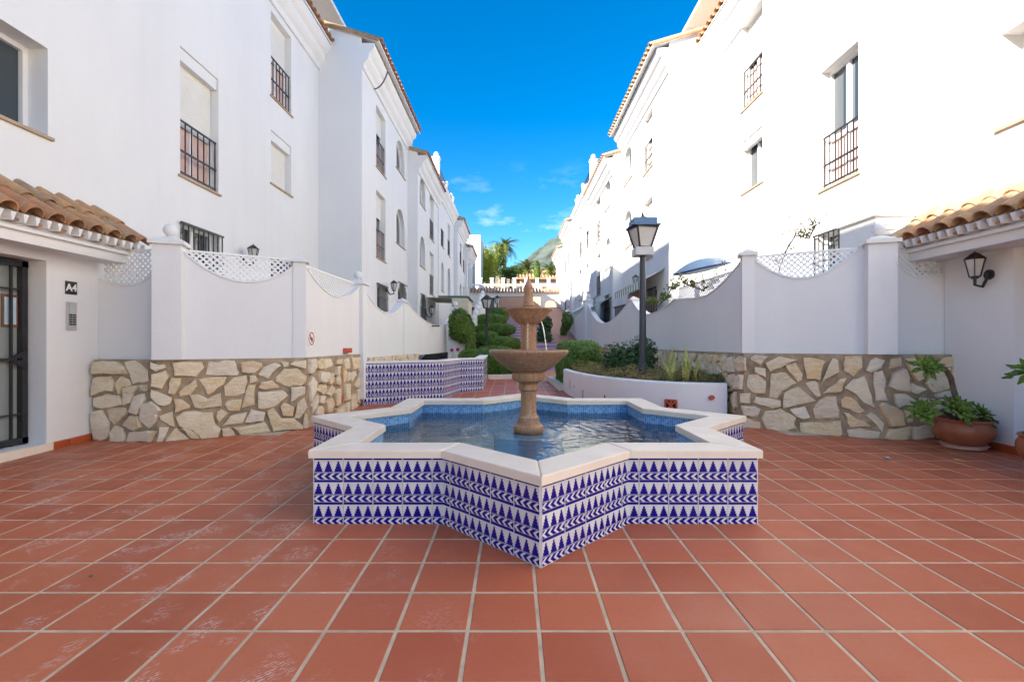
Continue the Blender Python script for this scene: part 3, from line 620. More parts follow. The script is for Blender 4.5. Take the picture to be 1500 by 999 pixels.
lb = [frame2((-5.12, 5.87), (-4.20, 5.76)), frame2((-4.03, 5.80), (-2.88, 6.52)), frame2((-2.88, 6.58), (-2.85, 8.85)), frame2((-2.85, 9.1), (-2.72, 12.0)), frame2((-2.72, 12.0), (-2.40, 20.0))]
panel(lw, lb[0], 1.085, 2.05, 2.40, 1.98, lat=2.42, back=0.03)
pier(lw, (-4.165, 5.80), 0.30, 0.26, 1.085, 2.46, R(20))
panel(lw, lb[1], 1.085, 2.40, 2.39, 2.06, lat=2.41, back=0.0)
panel(lw, lb[2], 1.085, 2.36, 2.30, 2.02, lat=2.37, back=0.0)
pier(lw, (-2.93, 6.56), 0.16, 0.18, 1.085, 2.38, R(20), 0)
pier(lw, (-2.92, 8.98), 0.27, 0.27, 0.95, 2.38, 0)
lw2 = thing('garden_wall', 'long white wall with wavy top rising behind the tiled planter', 'garden wall')
panel(lw2, lb[3], 0.95, 2.32, 2.36, 1.92, back=0.0); panel(lw2, lb[4], 0.95, 2.36, 2.62, 1.85, back=0.0, pw=2.2)
pier(lw2, (-2.78, 12.0), 0.14, 0.3, 0.95, 2.30, 0, 0); pier(lw2, (-2.45, 20.1), 0.34, 0.4, 0.9, 2.70, 0, 0.12)
rw = thing('garden_wall', 'white rendered wall with lattice and ball finial beside the wall lantern', 'garden wall')
rb = [frame2((4.62, 5.92), (5.44, 5.92)), frame2((3.28, 6.66), (4.40, 5.98)), frame2((3.22, 9.55), (3.26, 6.70))]
panel(rw, rb[0], 1.145, 2.50, 2.14, 2.10, lat=2.44, back=0.03, pw=1.8)
pier(rw, (4.53, 5.93), 0.30, 0.26, 1.145, 2.50, R(-18))
panel(rw, rb[1], 1.145, 2.50, 2.52, 2.13, lat=2.48, back=0.0)
pier(rw, (3.29, 6.72), 0.16, 0.2, 1.145, 2.50, R(-18), 0)
panel(rw, rb[2], 1.145, 2.14, 2.50, 2.06, lat=2.36, back=0.0, pw=1.6)
rw2 = thing('garden_wall', 'long white wavy topped wall behind the tall street lamp', 'garden wall')
rb2 = [frame2((3.20, 13.0), (3.22, 9.55)), frame2((3.12, 20.0), (3.20, 13.0)), frame2((3.05, 28.0), (3.12, 20.4))]
panel(rw2, rb2[0], 1.145, 2.50, 2.14, 1.95, back=0.0); panel(rw2, rb2[1], 1.145, 2.9, 2.50, 1.95, back=0.0); panel(rw2, rb2[2], 0.9, 3.2, 3.0, 2.6, back=0.0)
pier(rw2, (3.26, 13.0), 0.16, 0.3, 1.145, 2.44, 0, 0); pier(rw2, (3.17, 20.2), 0.36, 0.4, 0.9, 3.05, 0, 0.1)

# ------------------------------------------------------------------ buildings
def sidefn(s, Xf): return lambda y, z, n: (s*(Xf-n), y, z)
def arch_pts(y0, y1, z0, z1):
    r = (y1-y0)/2; c = (y0+y1)/2; zs = z1 - r
    return [(y0,z0),(y1,z0)] + [(c+r*math.cos(t), zs+r*math.sin(t)) for t in [math.pi*k/14 for k in range(15)]]
def rect_pts(y0, y1, z0, z1): return [(y0,z0),(y1,z0),(y1,z1),(y0,z1)]
def window(parent, fn, y0, y1, z0, z1, kind, depth=0.2, shut=0.5, rail=False, bars=False, hood=False):
    """opening recessed in a wall: frame with pane, shutter, railing and sill as sub-parts"""
    arch = kind == 'arch'; pts = arch_pts(y0,y1,z0,z1) if arch else rect_pts(y0,y1,z0,z1); n = -depth
    fr = MB(); fw = 0.055; cy, cz = (y0+y1)/2, (z0+z1)/2
    inn = [(y + (fw if y < cy else -fw), z) for y, z in pts]
    if arch:
        ip = arch_pts(y0+fw, y1-fw, z0+fw, z1-fw)
    else: ip = rect_pts(y0+fw, y1-fw, z0+fw, z1-fw)
    k = len(pts); vs = [fn(y,z,n+0.05) for y,z in pts] + [fn(y,z,n+0.05) for y,z in ip] + [fn(y,z,n-0.01) for y,z in ip]
    fr.add(vs, [(i,(i+1)%k,k+(i+1)%k,k+i) for i in range(k)] + [(k+i,k+(i+1)%k,2*k+(i+1)%k,2*k+i) for i in range(k)])
    if y1-y0 > 0.8: fr.prism(rect_pts(cy-0.04, cy+0.04, z0+fw, z1-fw-(0.0 if not arch else 0.05)), fn, n-0.005, n+0.045)
    f = fr.build('window', 'white', parent)
    MB().prism(ip, fn, n-0.02, n).build('pane', 'glass', f)
    if kind == 'french':
        zz = z0 + (z1-z0)*(1-shut); m = MB(); sl_ = 0.05; c = int((z1-fw-zz)/sl_)
        for i in range(c): m.prism([(y0+fw*0.6, zz+i*sl_+0.004), (y1-fw*0.6, zz+i*sl_+0.004), (y1-fw*0.6, zz+(i+1)*sl_), (y0+fw*0.6, zz+(i+1)*sl_)], fn, n+0.052, n+0.066)
        if c: m.build('roller_shutter', 'shutter', f)
        if rail: MB().prism(rect_pts(y0+fw, y1-fw, z0+fw, min(zz, z0+0.92)), fn, n+0.008, n+0.03).build('lower_panel', 'pink', f)
    if hood: MB().prism(rect_pts(y0+0.01, y1-0.01, z1-0.20, z1-0.002), fn, n+0.07, -0.03).build('shutter_box', 'plaster', f)
    if rail:
        m = MB(); zt = z0+0.90; a = lambda y, z: fn(y, z, -0.045)
        for z in (z0+0.07, z0+0.42, zt): m.bar(a(y0+0.01,z), a(y1-0.01,z), 0.022, 0.03)
        q = max(3, int((y1-y0)/0.15))
        for i in range(q+1): y = y0+0.03+(y1-y0-0.06)*i/q; m.bar(a(y,z0+0.05), a(y,zt), 0.016)
        m.build('railing', 'iron', f)
    if bars:
        m = MB(); a = lambda y, z: fn(y, z, 0.05)
        for z in (z0+0.03, (z0+z1)/2, z1-0.03): m.bar(a(y0-0.04,z), a(y1+0.04,z), 0.02, 0.03)
        q = max(4, int((y1-y0)/0.12))
        for i in range(q+1):
            y = y0+(y1-y0)*i/q; top = z1-0.03
            if arch: rr = (y1-y0)/2; top = z1-rr+math.sqrt(max(0, rr*rr-(y-cy)**2))
            m.bar(a(y,z0), a(y,top), 0.016)
        for y in (y0-0.03, y1+0.03): m.bar(fn(y,z0+0.03,-0.02), fn(y,z0+0.03,0.06), 0.02); 
        m.build('grille', 'iron', f)
    MB().prism(rect_pts(y0-0.05, y1+0.05, z0-0.035, z0-0.002), fn, -depth+0.05, 0.035).build('sill', 'sill', f)
    return pts
def facade(parent, fn, outer, holes, depth=0.2, mat='plaster'):
    m = MB(); loops = [outer] + holes; flat = [p for l in loops for p in l]
    m.v = [tuple(fn(y,z,0)) for y,z in flat]
    for t in tessellate_polygon([[Vector((y,z,0)) for y,z in l] for l in loops]): m.f.append(tuple(t))
    o = len(outer)
    for h in holes:
        k = len(h); b = len(m.v); m.v += [tuple(fn(y,z,-depth-0.03)) for y,z in h]
        m.f += [(o+i, o+(i+1)%k, b+(i+1)%k, b+i) for i in range(k)]; o += k
    return m.build('wall', mat, parent)
def barrels(m, s, x0, z0, x1, z1, ya, yb, pitch=0.235, r=0.095, seg=6):
    """half-round clay covers running up a slope, one after another along y"""
    d = Vector((x1-x0, 0, z1-z0)); L = d.length; d.normalize(); up = Vector((-d.z, 0, d.x)); up = up if up.z > 0 else -up
    n = int((yb-ya)/pitch); th = 0.016
    for i in range(n):
        y = ya + (i+0.5)*pitch; o = len(m.v)
        for q, (t, rr) in enumerate(((0, r), (0, r-th), (L, r))):
            for k in range(seg+1):
                a = math.pi*k/seg; m.v.append(tuple(Vector((s*(x0), y, z0)) + Vector((s*d.x, 0, d.z))*t + Vector((0,1,0))*rr*math.cos(a) + Vector((s*up.x,0,up.z))*rr*math.sin(a)))
        for k in range(seg): m.f += [(o+k, o+k+1, o+2*(seg+1)+k+1, o+2*(seg+1)+k), (o+k, o+k+1, o+seg+1+k+1, o+seg+1+k)]
        e = len(m.v)                                 # inner face so the mouth reads hollow
        for k in range(seg+1):
            a = math.pi*k/seg; m.v.append(tuple(Vector((s*x0, y, z0)) + Vector((s*d.x,0,d.z))*0.4 + Vector((0,1,0))*(r-th)*math.cos(a) + Vector((s*up.x,0,up.z))*(r-th)*math.sin(a)))
        m.f += [(o+seg+1+k, o+seg+1+k+1, e+k+1, e+k) for k in range(seg)]
def building(s, label, Xf, Y0, Y1, Ze, wins, group=None, extra=(), roof='tile', ov=0.36, depthx=9.0, rise=0.30, zb=0.0):
    b = thing('apartment_building', label, 'building', group); fn = sidefn(s, Xf); holes = [rect_pts(*e) for e in extra]
    for w_ in wins:
        kw = dict(w_[5]) if len(w_) > 5 else {}
        holes.append(window(b, fn, *w_[:5], **kw))
    zt = Ze - 0.02; facade(b, fn, [(Y0,zb),(Y1,zb),(Y1,zt),(Y0,zt)], holes)
    xb = Xf + depthx; zw = Ze+0.015+ov*rise; hz = lambda x: zw + (x-Xf)*rise
    m = MB()                                         # end walls, back and ceiling slab of the block
    rid = Xf + depthx/2
    for Y in (Y0, Y1):
        m.add([(s*Xf,Y,zb),(s*xb,Y,zb),(s*xb,Y,zt),(s*rid,Y,hz(rid) if roof=='tile' else zt),(s*Xf,Y,zw if roof=='tile' else zt)], [(0,1,2,3,4)])
    m.add([(s*xb,Y0,zb),(s*xb,Y1,zb),(s*xb,Y1,zt),(s*xb,Y0,zt)], [(0,1,2,3)])
    m.add([(s*Xf,Y0,zt-.02),(s*Xf,Y1,zt-.02),(s*xb,Y1,zt-.02),(s*xb,Y0,zt-.02)], [(0,1,2,3)])
    m.build('end_wall', 'plaster', b)
    prof = [(0,-.66),(.05,-.66),(.055,-.50),(.10,-.46),(.17,-.40),(.19,-.33),(.19,-.24),(.25,-.20),(.31,-.12),(.33,-.06),(.33,0.02),(0,0.02)]
    pf = lambda u, w_, y: (s*(Xf-u), y, Ze+w_)
    MB().prism(prof, lambda u, w_, n: pf(u, w_, n), Y0, Y1).build('cornice', 'plaster', b, True)
    if roof == 'tile':
        m = MB(); x0 = Xf-ov; z0 = Ze+0.025
        for (xa, za, xc, zc) in ((x0, z0, rid, z0+(rid-x0)*rise), (xb+ov, z0, rid, z0+(rid-x0)*rise)):
            m.add([(s*xa,Y0-.05,za),(s*xa,Y1+.05,za),(s*xc,Y1+.05,zc),(s*xc,Y0-.05,zc),(s*xa,Y0-.05,za+.05),(s*xa,Y1+.05,za+.05),(s*xc,Y1+.05,zc+.05),(s*xc,Y0-.05,zc+.05)], [(0,1,2,3),(4,5,6,7),(0,1,5,4),(1,2,6,5),(2,3,7,6),(3,0,4,7)])
        o = m.build('roof', 'plaster', b); m = MB()
        for (xa, za, xc, zc) in ((x0, z0, rid, z0+(rid-x0)*rise), (xb+ov, z0, rid, z0+(rid-x0)*rise)): m.add([(s*xa,Y0-.05,za+.054),(s*xa,Y1+.05,za+.054),(s*xc,Y1+.05,zc+.054),(s*xc,Y0-.05,zc+.054)], [(0,1,2,3)])
        m.build('tile_bed', 'roof', o)
        m = MB(); barrels(m, s, x0-0.06, z0+0.045, rid, z0+0.05+(rid-x0)*rise, Y0-0.1, Y1+0.08); stuff(m.build('roof_tiles', 'roof', o))
        m = MB()                                     # row of verge tiles along the gable facing the plaza
        Lr = rid-x0; k = int(Lr/0.36)
        for i in range(k):
            a = Vector((s*(x0+i*Lr/k), Y0-0.06, z0+0.05+i*Lr/k*rise)); c = Vector((s*(x0+(i+1.12)*Lr/k), Y0-0.06, z0+0.05+(i+1.12)*Lr/k*rise)); m.tube([a, c], [0.055, 0.045], 8)
        stuff(m.build('verge_tiles', 'roof', o, True))
    else:
        m = MB(); m.box(s*Xf, s*(Xf+0.15), Y0, Y1, zt+0.021, Ze+0.45); o = m.build('parapet', 'plaster', b)
        n = 3
        for i in range(n):
            y = Y0 + 0.2 + (Y1-Y0-0.4)*i/(n-1); h = Ze+(1.25 if i == 0 else 0.95)
            q = MB(); q.box(s*(Xf-.02), s*(Xf+.30), y-.16, y+.16, zt+0.021, h); q.box(s*(Xf-.06), s*(Xf+.34), y-.20, y+.20, h+.002, h+.07)
            pp = q.build('parapet_post', 'plaster', b)
            if i in (0, n-1): MB().lathe([(0.05,h+.07),(0.05,h+.10)]+[(max(.004,.13*math.sin(math.pi*t/8)), h+.10+.13*(1-math.cos(math.pi*t/8))) for t in range(1,9)], 12, (s*(Xf+.14), y, 0)).build('ball_finial', 'plaster', pp, True)
            if i < n-1:
                q = MB(); y2 = Y0+0.2+(Y1-Y0-0.4)*(i+1)/(n-1)
                q.bar((s*(Xf+.08),y+.16,Ze+1.0),(s*(Xf+.08),y2-.16,Ze+1.0),.05); 
                for j in range(9): yy = y+.2+(y2-y-.4)*j/8; q.bar((s*(Xf+.08),yy,Ze+.45),(s*(Xf+.08),yy,Ze+1.0),.025)
                q.build('terrace_railing', 'iron', pp)
    return b
FR = dict(rail=True)
def penthouse(s, label, X, Ya, Yb, Zf, Zt):         # roof terrace storey with a beamed canopy
    p = thing('roof_terrace_canopy', label, 'canopy')
    MB().box(s*(X+0.9), s*(X+4.5), Ya, Yb, Zf-0.3, Zt-0.25).build('wall', 'plaster', p)
    m = MB(); m.add([(s*X,Ya-.2,Zt-.12),(s*X,Yb,Zt-.12),(s*(X+4.7),Yb,Zt+.35),(s*(X+4.7),Ya-.2,Zt+.35),(s*X,Ya-.2,Zt),(s*X,Yb,Zt),(s*(X+4.7),Yb,Zt+.47),(s*(X+4.7),Ya-.2,Zt+.47)], [(3,2,1,0),(4,5,6,7),(0,1,5,4),(1,2,6,5),(2,3,7,6),(3,0,4,7)])
    m.build('canopy_slab', 'plaster', p)
    n = int((Yb-Ya)/1.1)
    for i in range(n):
        y = Ya+0.2+(Yb-Ya-0.4)*i/(n-1); MB().bar((s*(X+.04),y,Zt-.20),(s*(X+1.0),y,Zt-.12),.11,.16).build('beam', 'white', p)
    for i in range(3):
        y = Yb-0.25-i*3.2; MB().bar((s*(X+.3),y,Zf-.2),(s*(X+.3),y,Zt-.25),.14).build('post', 'white', p)
    return p
# left row
building(-1, 'white three storey block above the black barred entrance door', 5.30, -8.0, 13.0, 9.36, [
    (4.15, 5.44, 3.63, 4.63, 'small', dict(depth=0.28)), (7.60, 8.59, 3.96, 6.01, 'french', dict(rail=True, shut=0.58, hood=True)),
    (10.45, 11.40, 4.79, 5.95, 'french', dict(shut=1.0, hood=True)), (10.45, 11.40, 6.70, 8.55, 'french', dict(rail=True, shut=0.52)),
    (7.60, 8.62, 2.20, 3.23, 'small', dict(bars=True)), (10.45, 11.45, 2.2, 3.17, 'small', dict(bars=True))], extra=[(3.9, 5.30, 0.05, 2.30)])
building(-1, 'white block with loose black cable hanging under its tiled eave', 4.12, 13.0, 18.65, 9.42, ov=0.48, wins=[
    (14.35, 15.40, 6.60, 8.45, 'french', dict(rail=True, shut=0.35)), (14.35, 15.40, 3.88, 5.90, 'french', dict(rail=True, shut=0.35)),
    (16.77, 18.10, 7.47, 8.62, 'arch'), (16.77, 18.10, 4.83, 6.15, 'arch'), (14.4, 15.5, 2.3, 3.12, 'small', dict(bars=True)), (17.0, 18.3, 2.2, 3.5, 'arch', dict(bars=True))])
LB = [(19.06, 20.2, 6.9, 8.02, 'arch'), (19.06, 20.2, 4.4, 5.65, 'arch'), (21.3, 22.4, 6.0, 8.0, 'french', FR), (21.3, 22.4, 3.5, 5.4, 'french', FR), (19.1, 20.2, 2.1, 3.3, 'arch', dict(bars=True))]
building(-1, 'white tiled roof block with four openings next to the ball topped parapet', 3.73, 18.65, 23.6, 8.60, LB)
LC = [(24.4, 25.4, 6.3, 7.2, 'small', FR), (24.5, 25.4, 4.0, 5.5, 'arch'), (26.9, 28.0, 6.3, 8.1, 'french', FR), (26.9, 28.0, 3.8, 5.6, 'arch')]
building(-1, 'white flat roofed block with ball topped parapet facing the sunlit row', 3.70, 23.62, 29.6, 9.2, LC, roof='parapet')
LD = [(30.8, 31.8, 6.4, 7.8, 'small', FR), (30.8, 31.8, 3.7, 5.2, 'arch'), (32.8, 33.8, 6.2, 8.0, 'french', FR), (32.8, 33.8, 3.4, 5.2, 'french', FR)]
building(-1, 'narrow white tiled block just beyond the shaded ball topped parapet', 3.45, 29.62, 34.0, 8.9, LD)
LE = [(35.0, 36.0, 5.4, 7.2, 'small'), (36.6, 37.6, 5.4, 7.2, 'arch'), (35, 36, 3, 4.6, 'arch')]
building(-1, 'last white tiled block of the shaded row before the bamboo', 3.30, 34.02, 38.5, 8.1, LE)
# right row
building(1, 'sunlit white three storey block above the wall lantern porch', 5.39, -8.0, 13.2, 9.36, [
    (4.1, 5.28, 3.66, 4.68, 'small', dict(depth=0.28)), (7.46, 8.38, 3.95, 6.01, 'french', dict(rail=True, shut=0.0)),
    (10.34, 11.27, 4.79, 6.0, 'small', dict(hood=True)), (10.34, 11.27, 6.73, 8.7, 'french', dict(rail=True, shut=0.5)),
    (7.46, 8.48, 2.2, 3.2, 'small', dict(bars=True))], extra=[(3.55, 5.16, 0.05, 2.40)])
building(1, 'sunlit white block with striped green awning behind the tall street lamp', 4.30, 13.2, 18.9, 9.42, ov=0.48, wins=[
    (14.75, 15.76, 6.8, 8.6, 'french', dict(rail=True, shut=0.4)), (14.75, 15.76, 3.97, 5.85, 'french', dict(rail=True, shut=0.4)),
    (17.3, 18.6, 7.35, 8.62, 'arch'), (17.3, 18.6, 4.9, 6.25, 'arch'), (14.3, 15.2, 2.2, 3.0, 'small', dict(bars=True)), (17.0, 18.2, 1.9, 3.15, 'arch')])
sh = lambda L_, dy, dx=0: [(a+dy, b+dy) + tuple(r_) for (a, b, *r_) in L_]
building(1, 'sunlit white tiled roof block with four openings beside the ball topped parapet', 3.93, 18.9, 23.9, 8.60, sh(LB, 0.25))
building(1, 'sunlit white flat roofed block with ball topped parapet', 3.90, 23.92, 29.9, 9.2, sh(LC, 0.3), roof='parapet')
building(1, 'narrow sunlit tiled block just beyond the sunlit ball topped parapet', 3.65, 29.92, 34.3, 8.9, sh(LD, 0.3))
building(1, 'last sunlit tiled block of the row below the mountain', 3.50, 34.32, 39.0, 8.1, sh(LE, 0.3))
penthouse(-1, 'white beamed roof terrace canopy above the eave with the black cable', 5.5, 13.4, 16.0, 9.9, 11.7)
penthouse(1, 'white beamed roof terrace canopy above the sunlit near block', 5.75, 13.5, 16.3, 9.9, 11.9)
rt = thing('rooftop_room', 'plain white rooftop room set back over the shaded near block', 'rooftop room'); q = MB(); q.box(-8.0, -11.0, 2.7, 9.2, 9.6, 12.9); q.build('walls', 'plaster', rt); q = MB(); q.box(-7.85, -11.1, 2.6, 9.3, 12.901, 13.0); q.build('roof_slab', 'plaster', rt)
rt = thing('added_shade_parapet', 'white parapet wall added out of view to shade the opposite porch', 'parapet'); q = MB(); q.box(-5.0, -5.2, -8.0, -0.8, 9.42, 10.08); q.build('wall', 'plaster', rt); q = MB(); q.box(-4.97, -5.23, -8.0, -0.8, 10.081, 10.13); q.build('coping', 'coping', rt)  # unseen parapet, added to keep the sun off the right porch wall
penthouse(-1, 'small white roof canopy peeping over the eave with the black cable', 4.75, 19.2, 22.6, 9.2, 10.55)
cb = [at(548, 131, 13.4), at(556, 130, 13.3), at(563, 122, 13.2), at(568, 105, 13.2)]
tag(MB().tube([cb[0]] + [cb[0]*(1-t)**3 + cb[1]*3*t*(1-t)**2 + cb[2]*3*t*t*(1-t) + cb[3]*t**3 for t in [i/10 for i in range(1, 11)]], 0.018, 6).build('cable', 'iron', None, True), 'loose black cable sagging from the tiled eave', 'cable')

# ------------------------------------------------------------------ entrance porches
def half_tile(L, r0, r1, th=0.014, seg=8, up=True):   # tapered half-round clay tile along +x, sloping handled by the object
    m = MB(); s_ = 1 if up else -1
    for x, r in ((0, r0), (L, r1)):
        for rr in (r, r-th):
            for k in range(seg+1): a = math.pi*k/seg; m.v.append((x, rr*math.cos(a), s_*rr*math.sin(a)))
    q = seg+1
    for k in range(seg): m.f += [(k,k+1,2*q+k+1,2*q+k), (q+k,q+k+1,3*q+k+1,3*q+k), (k,k+1,q+k+1,q+k), (2*q+k,2*q+k+1,3*q+k+1,3*q+k)]
    m.f += [(0,q,3*q,2*q), (q-1,2*q-1,4*q-1,3*q-1)]
    return m.mesh('roof_tile', 'roof', True)
COVER, PAN = half_tile(0.46, 0.098, 0.078), half_tile(0.46, 0.085, 0.10, up=False)
def porch(s, label, Xw, Xfac, Ya, Yb, Yd0, Yd1, Zd, Zs, Xe, ze):
    p = thing('entrance_porch', label, 'porch'); fn = sidefn(s, Xw)
    th = Xfac - Xw + 0.35; Ze_ = ze - 0.02
    hole = rect_pts(Yd0, Yd1, Zs, Zd); m = MB()
    m.v = [fn(y,z,0) for y,z in [(Ya,-.1),(Yb,-.1),(Yb,Ze_),(Ya,Ze_)] + hole]
    for t in tessellate_polygon([[Vector((y,z,0)) for y,z in [(Ya,-.1),(Yb,-.1),(Yb,Ze_),(Ya,Ze_)]], [Vector((y,z,0)) for y,z in hole]]): m.f.append(tuple(t))
    b = len(m.v); m.v += [fn(y,z,-0.5) for y,z in hole]; m.f += [(4+i,4+(i+1)%4,b+(i+1)%4,b+i) for i in range(4)]
    m.add([fn(Yb,-.1,0),fn(Yb,-.1,-th),fn(Yb,Ze_,-th),fn(Yb,Ze_,0)], [(0,1,2,3)]); m.add([fn(Ya,-.1,0),fn(Ya,-.1,-th),fn(Ya,Ze_,-th),fn(Ya,Ze_,0)], [(0,1,2,3)])
    m.build('wall', 'plaster', p)
    cp_ = [(0,ze-0.05),(Xw-Xe-0.10,ze-0.05),(Xw-Xe-0.09,ze+0.05),(Xw-Xe-0.05,ze+0.055),(Xw-Xe-0.05,ze+0.09),(0,ze+0.09)]
    MB().prism(cp_, lambda u, w_, y: (s*(Xw-u), y, w_), Ya, Yb+0.10).build('cornice', 'plaster', p)
    MB().prism([(0.0,ze+0.091),(Xw-Xe-0.04,ze+0.091),(-(Xfac-Xw),ze+0.091+(Xfac-Xe)*0.65)], lambda u, w_, y: (s*(Xw-u), y, w_), Ya, Yb+0.10).build('roof_bed', 'plaster', p)
    ang = math.atan(0.65); n = int((Yb+0.18-Ya)/0.2318)
    for i in range(n+1):
        y = Yb+0.16 - i*0.2318
        for c in (0, 1):
            x = Xe - 0.05 + c*0.315; z = ze + 0.175 + c*0.315*0.65
            for me_, dy, dz in ((COVER, 0, 0.032), (PAN, 0.116, 0.02)):
                if me_ is PAN and i == 0: continue
                o = link('roof_tile', me_, p, (s*(x + (0.02 if me_ is PAN else 0) + rnd.uniform(-.012,.012)), y+dy, z+dz+ (0.012*c)))
                o.rotation_euler = (rnd.uniform(-.03,.03), -ang + (0.0 if me_ is COVER else 0.02), 0 + rnd.uniform(-.025,.025))
                if s < 0: o.rotation_euler = (o.rotation_euler.x, -ang, math.pi + rnd.uniform(-.025,.025))
            if c == 0:                                # white mortar plugs between the tile mouths
                q = MB(); yy = y-0.058; q.add([(s*(Xe-.03),yy-.007,z-.060),(s*(Xe-.03),yy+.007,z-.060),(s*(Xe-.042),yy+.027,z+.020),(s*(Xe-.042),yy-.027,z+.020),(s*(Xe+.2),yy-.024,z-.05),(s*(Xe+.2),yy+.024,z-.05),(s*(Xe+.2),yy+.034,z+.1),(s*(Xe+.2),yy-.034,z+.1)], [(0,1,2,3),(4,5,6,7),(0,1,5,4),(1,2,6,5),(2,3,7,6),(3,0,4,7)])
                q.build('mortar_plug', 'plaster', p)
                q = MB(); yy = y+0.058; q.add([(s*(Xe-.03),yy-.007,z-.060),(s*(Xe-.03),yy+.007,z-.060),(s*(Xe-.042),yy+.027,z+.020),(s*(Xe-.042),yy-.027,z+.020),(s*(Xe+.2),yy-.024,z-.05),(s*(Xe+.2),yy+.024,z-.05),(s*(Xe+.2),yy+.034,z+.1),(s*(Xe+.2),yy-.034,z+.1)], [(0,1,2,3),(4,5,6,7),(0,1,5,4),(1,2,6,5),(2,3,7,6),(3,0,4,7)])
                q.build('mortar_plug', 'plaster', p)
    y = Yb - 0.02; k = 0                             # skirting tiles along the foot of the wall
    while y > Ya + 0.3:
        l = 0.29 if k else 0.10; y0 = y - l; q = MB(); zf = gz(y)
        if not (y0 < Yd1 and False): q.add([(s*(Xw-0.016),y0+.012,gz(y0)),(s*(Xw-0.016),y,zf),(s*(Xw-.016),y,zf+.075),(s*(Xw-.016),y0+.012,gz(y0)+.075),(s*Xw,y0+.012,gz(y0)),(s*Xw,y,zf),(s*Xw,y,zf+.085),(s*Xw,y0+.012,gz(y0)+.085)], [(0,1,2,3),(7,6,5,4),(0,4,5,1),(1,5,6,2),(2,6,7,3),(3,7,4,0)]); q.build('skirting_tile', 'base', p)
        y = y0; k += 1
    return p
pl = porch(-1, 'white entrance porch with clay tiled roof and black barred door', 5.12, 5.32, 1.2, 5.90, 3.95, 5.24, 2.185, 0.185, 4.74, 2.325)
pr = porch(1, 'white entrance porch with clay tiled roof and open recess beside the flowerpot', 5.36, 5.45, 1.2, 5.94, 3.6, 5.12, 2.30, 0.12, 4.90, 2.36)
# glazed iron entrance door of the left porch
dr = MB(); X = -5.34; dy0, dy1, dz0, dz1 = 3.98, 5.225, 0.19, 2.17
for a, b_ in (((X,dy0+.035,dz0),(X,dy0+.035,dz1)), ((X,dy1-.035,dz0),(X,dy1-.035,dz1)), ((X,dy0,dz0+.04),(X,dy1,dz0+.04)), ((X,dy0,dz1-.035),(X,dy1,dz1-.035))): dr.bar(a, b_, .06, .075, (1,0,0))
door = dr.build('door', 'iron', pl)
gr = MB()
for y in (4.25, 4.56, 4.87, 5.06): gr.bar((X+.02,y,dz0),(X+.02,y,dz1), .022)
for z in (1.86, 0.52): gr.bar((X+.02,dy0,z),(X+.02,dy1,z), .016)
gr.bar((X+.025,dy0,1.11),(X+.025,5.08,1.11), .05, .03)
for sg in (1,-1):
    gr.bar((X+.03,5.06,1.11),(X+.03,5.20,1.11+sg*.10), .03); gr.bar((X+.03,5.06,1.11+sg*.02),(X+.03,5.19,1.11+sg*.03), .025)
gr.build('bars', 'iron', door)
MB().box(X-.03, X-.022, dy0, dy1, dz0, dz1).build('glass_panel', 'doorglass', door)
lob = MB(); lob.box(X-1.6, X-1.5, 2.6, 6.4, 0, 2.6); lob.build('lobby_wall', 'blind', pl)
th_ = MB(); th_.box(X-.1, -5.10, 3.9, 5.30, 0.0, 0.184); th_.build('threshold', 'coping', pl)
pic = MB(); pic.box(X-.018, X-.010, 5.00, 5.16, 1.45, 1.80); o = pic.build('notice_frame', 'wood', door); q = MB(); q.box(X-.009, X-.006, 5.02, 5.14, 1.48, 1.77); q.build('notice_sheet', 'hull', o)
# dark recess behind the right opening
rc = MB(); rc.box(5.86, 5.95, 3.0, 5.4, 0, 2.6); rc.build('recess_back_wall', 'plaster', pr)
# A4 plate
sg = thing('number_plate', 'small black square plate reading A4 on the porch wall', 'sign')
q = MB(); q.box(-5.118, -5.112, 5.455, 5.60, 1.845, 1.995); q.build('plate', 'blackplate', sg)
def text(parent, body, size, loc, rot, mat, name='lettering', ext=0.001):
    cu = bpy.data.curves.new(name, 'FONT'); cu.body = body; cu.size = size; cu.align_x = 'CENTER'; cu.align_y = 'CENTER'; cu.extrude = ext; cu.offset = size*0.03
    t = bpy.data.objects.new(name, cu); COL.objects.link(t); bpy.context.view_layer.update()
    dg = bpy.context.evaluated_depsgraph_get(); me = bpy.data.meshes.new_from_object(t.evaluated_get(dg)); bpy.data.objects.remove(t)
    me.transform(Matrix.Translation(loc) @ Matrix.Rotation(rot[2], 4, 'Z') @ Matrix.Rotation(rot[0], 4, 'X')); me.materials.clear(); me.materials.append(M[mat]); return link(name, me, parent)
text(sg, 'A4', 0.115, (-5.1105, 5.5275, 1.92), (R(90), 0, R(90)), 'white')
ic_ = thing('intercom', 'slim silver intercom panel below the A4 plate', 'intercom')
q = MB(); q.box(-5.118, -5.102, 5.465, 5.585, 1.435, 1.755); q.build('panel', 'steel', ic_)
q = MB(); q.box(-5.1015, -5.099, 5.495, 5.57, 1.635, 1.735); q.build('speaker', 'galv', ic_)
for r_ in range(5):
    for c in range(2):
        q = MB(); q.box(-5.1015, -5.098, 5.49+c*.046, 5.528+c*.046, 1.49+r_*.027, 1.508+r_*.027); q.build('button', 'blackplate', ic_)

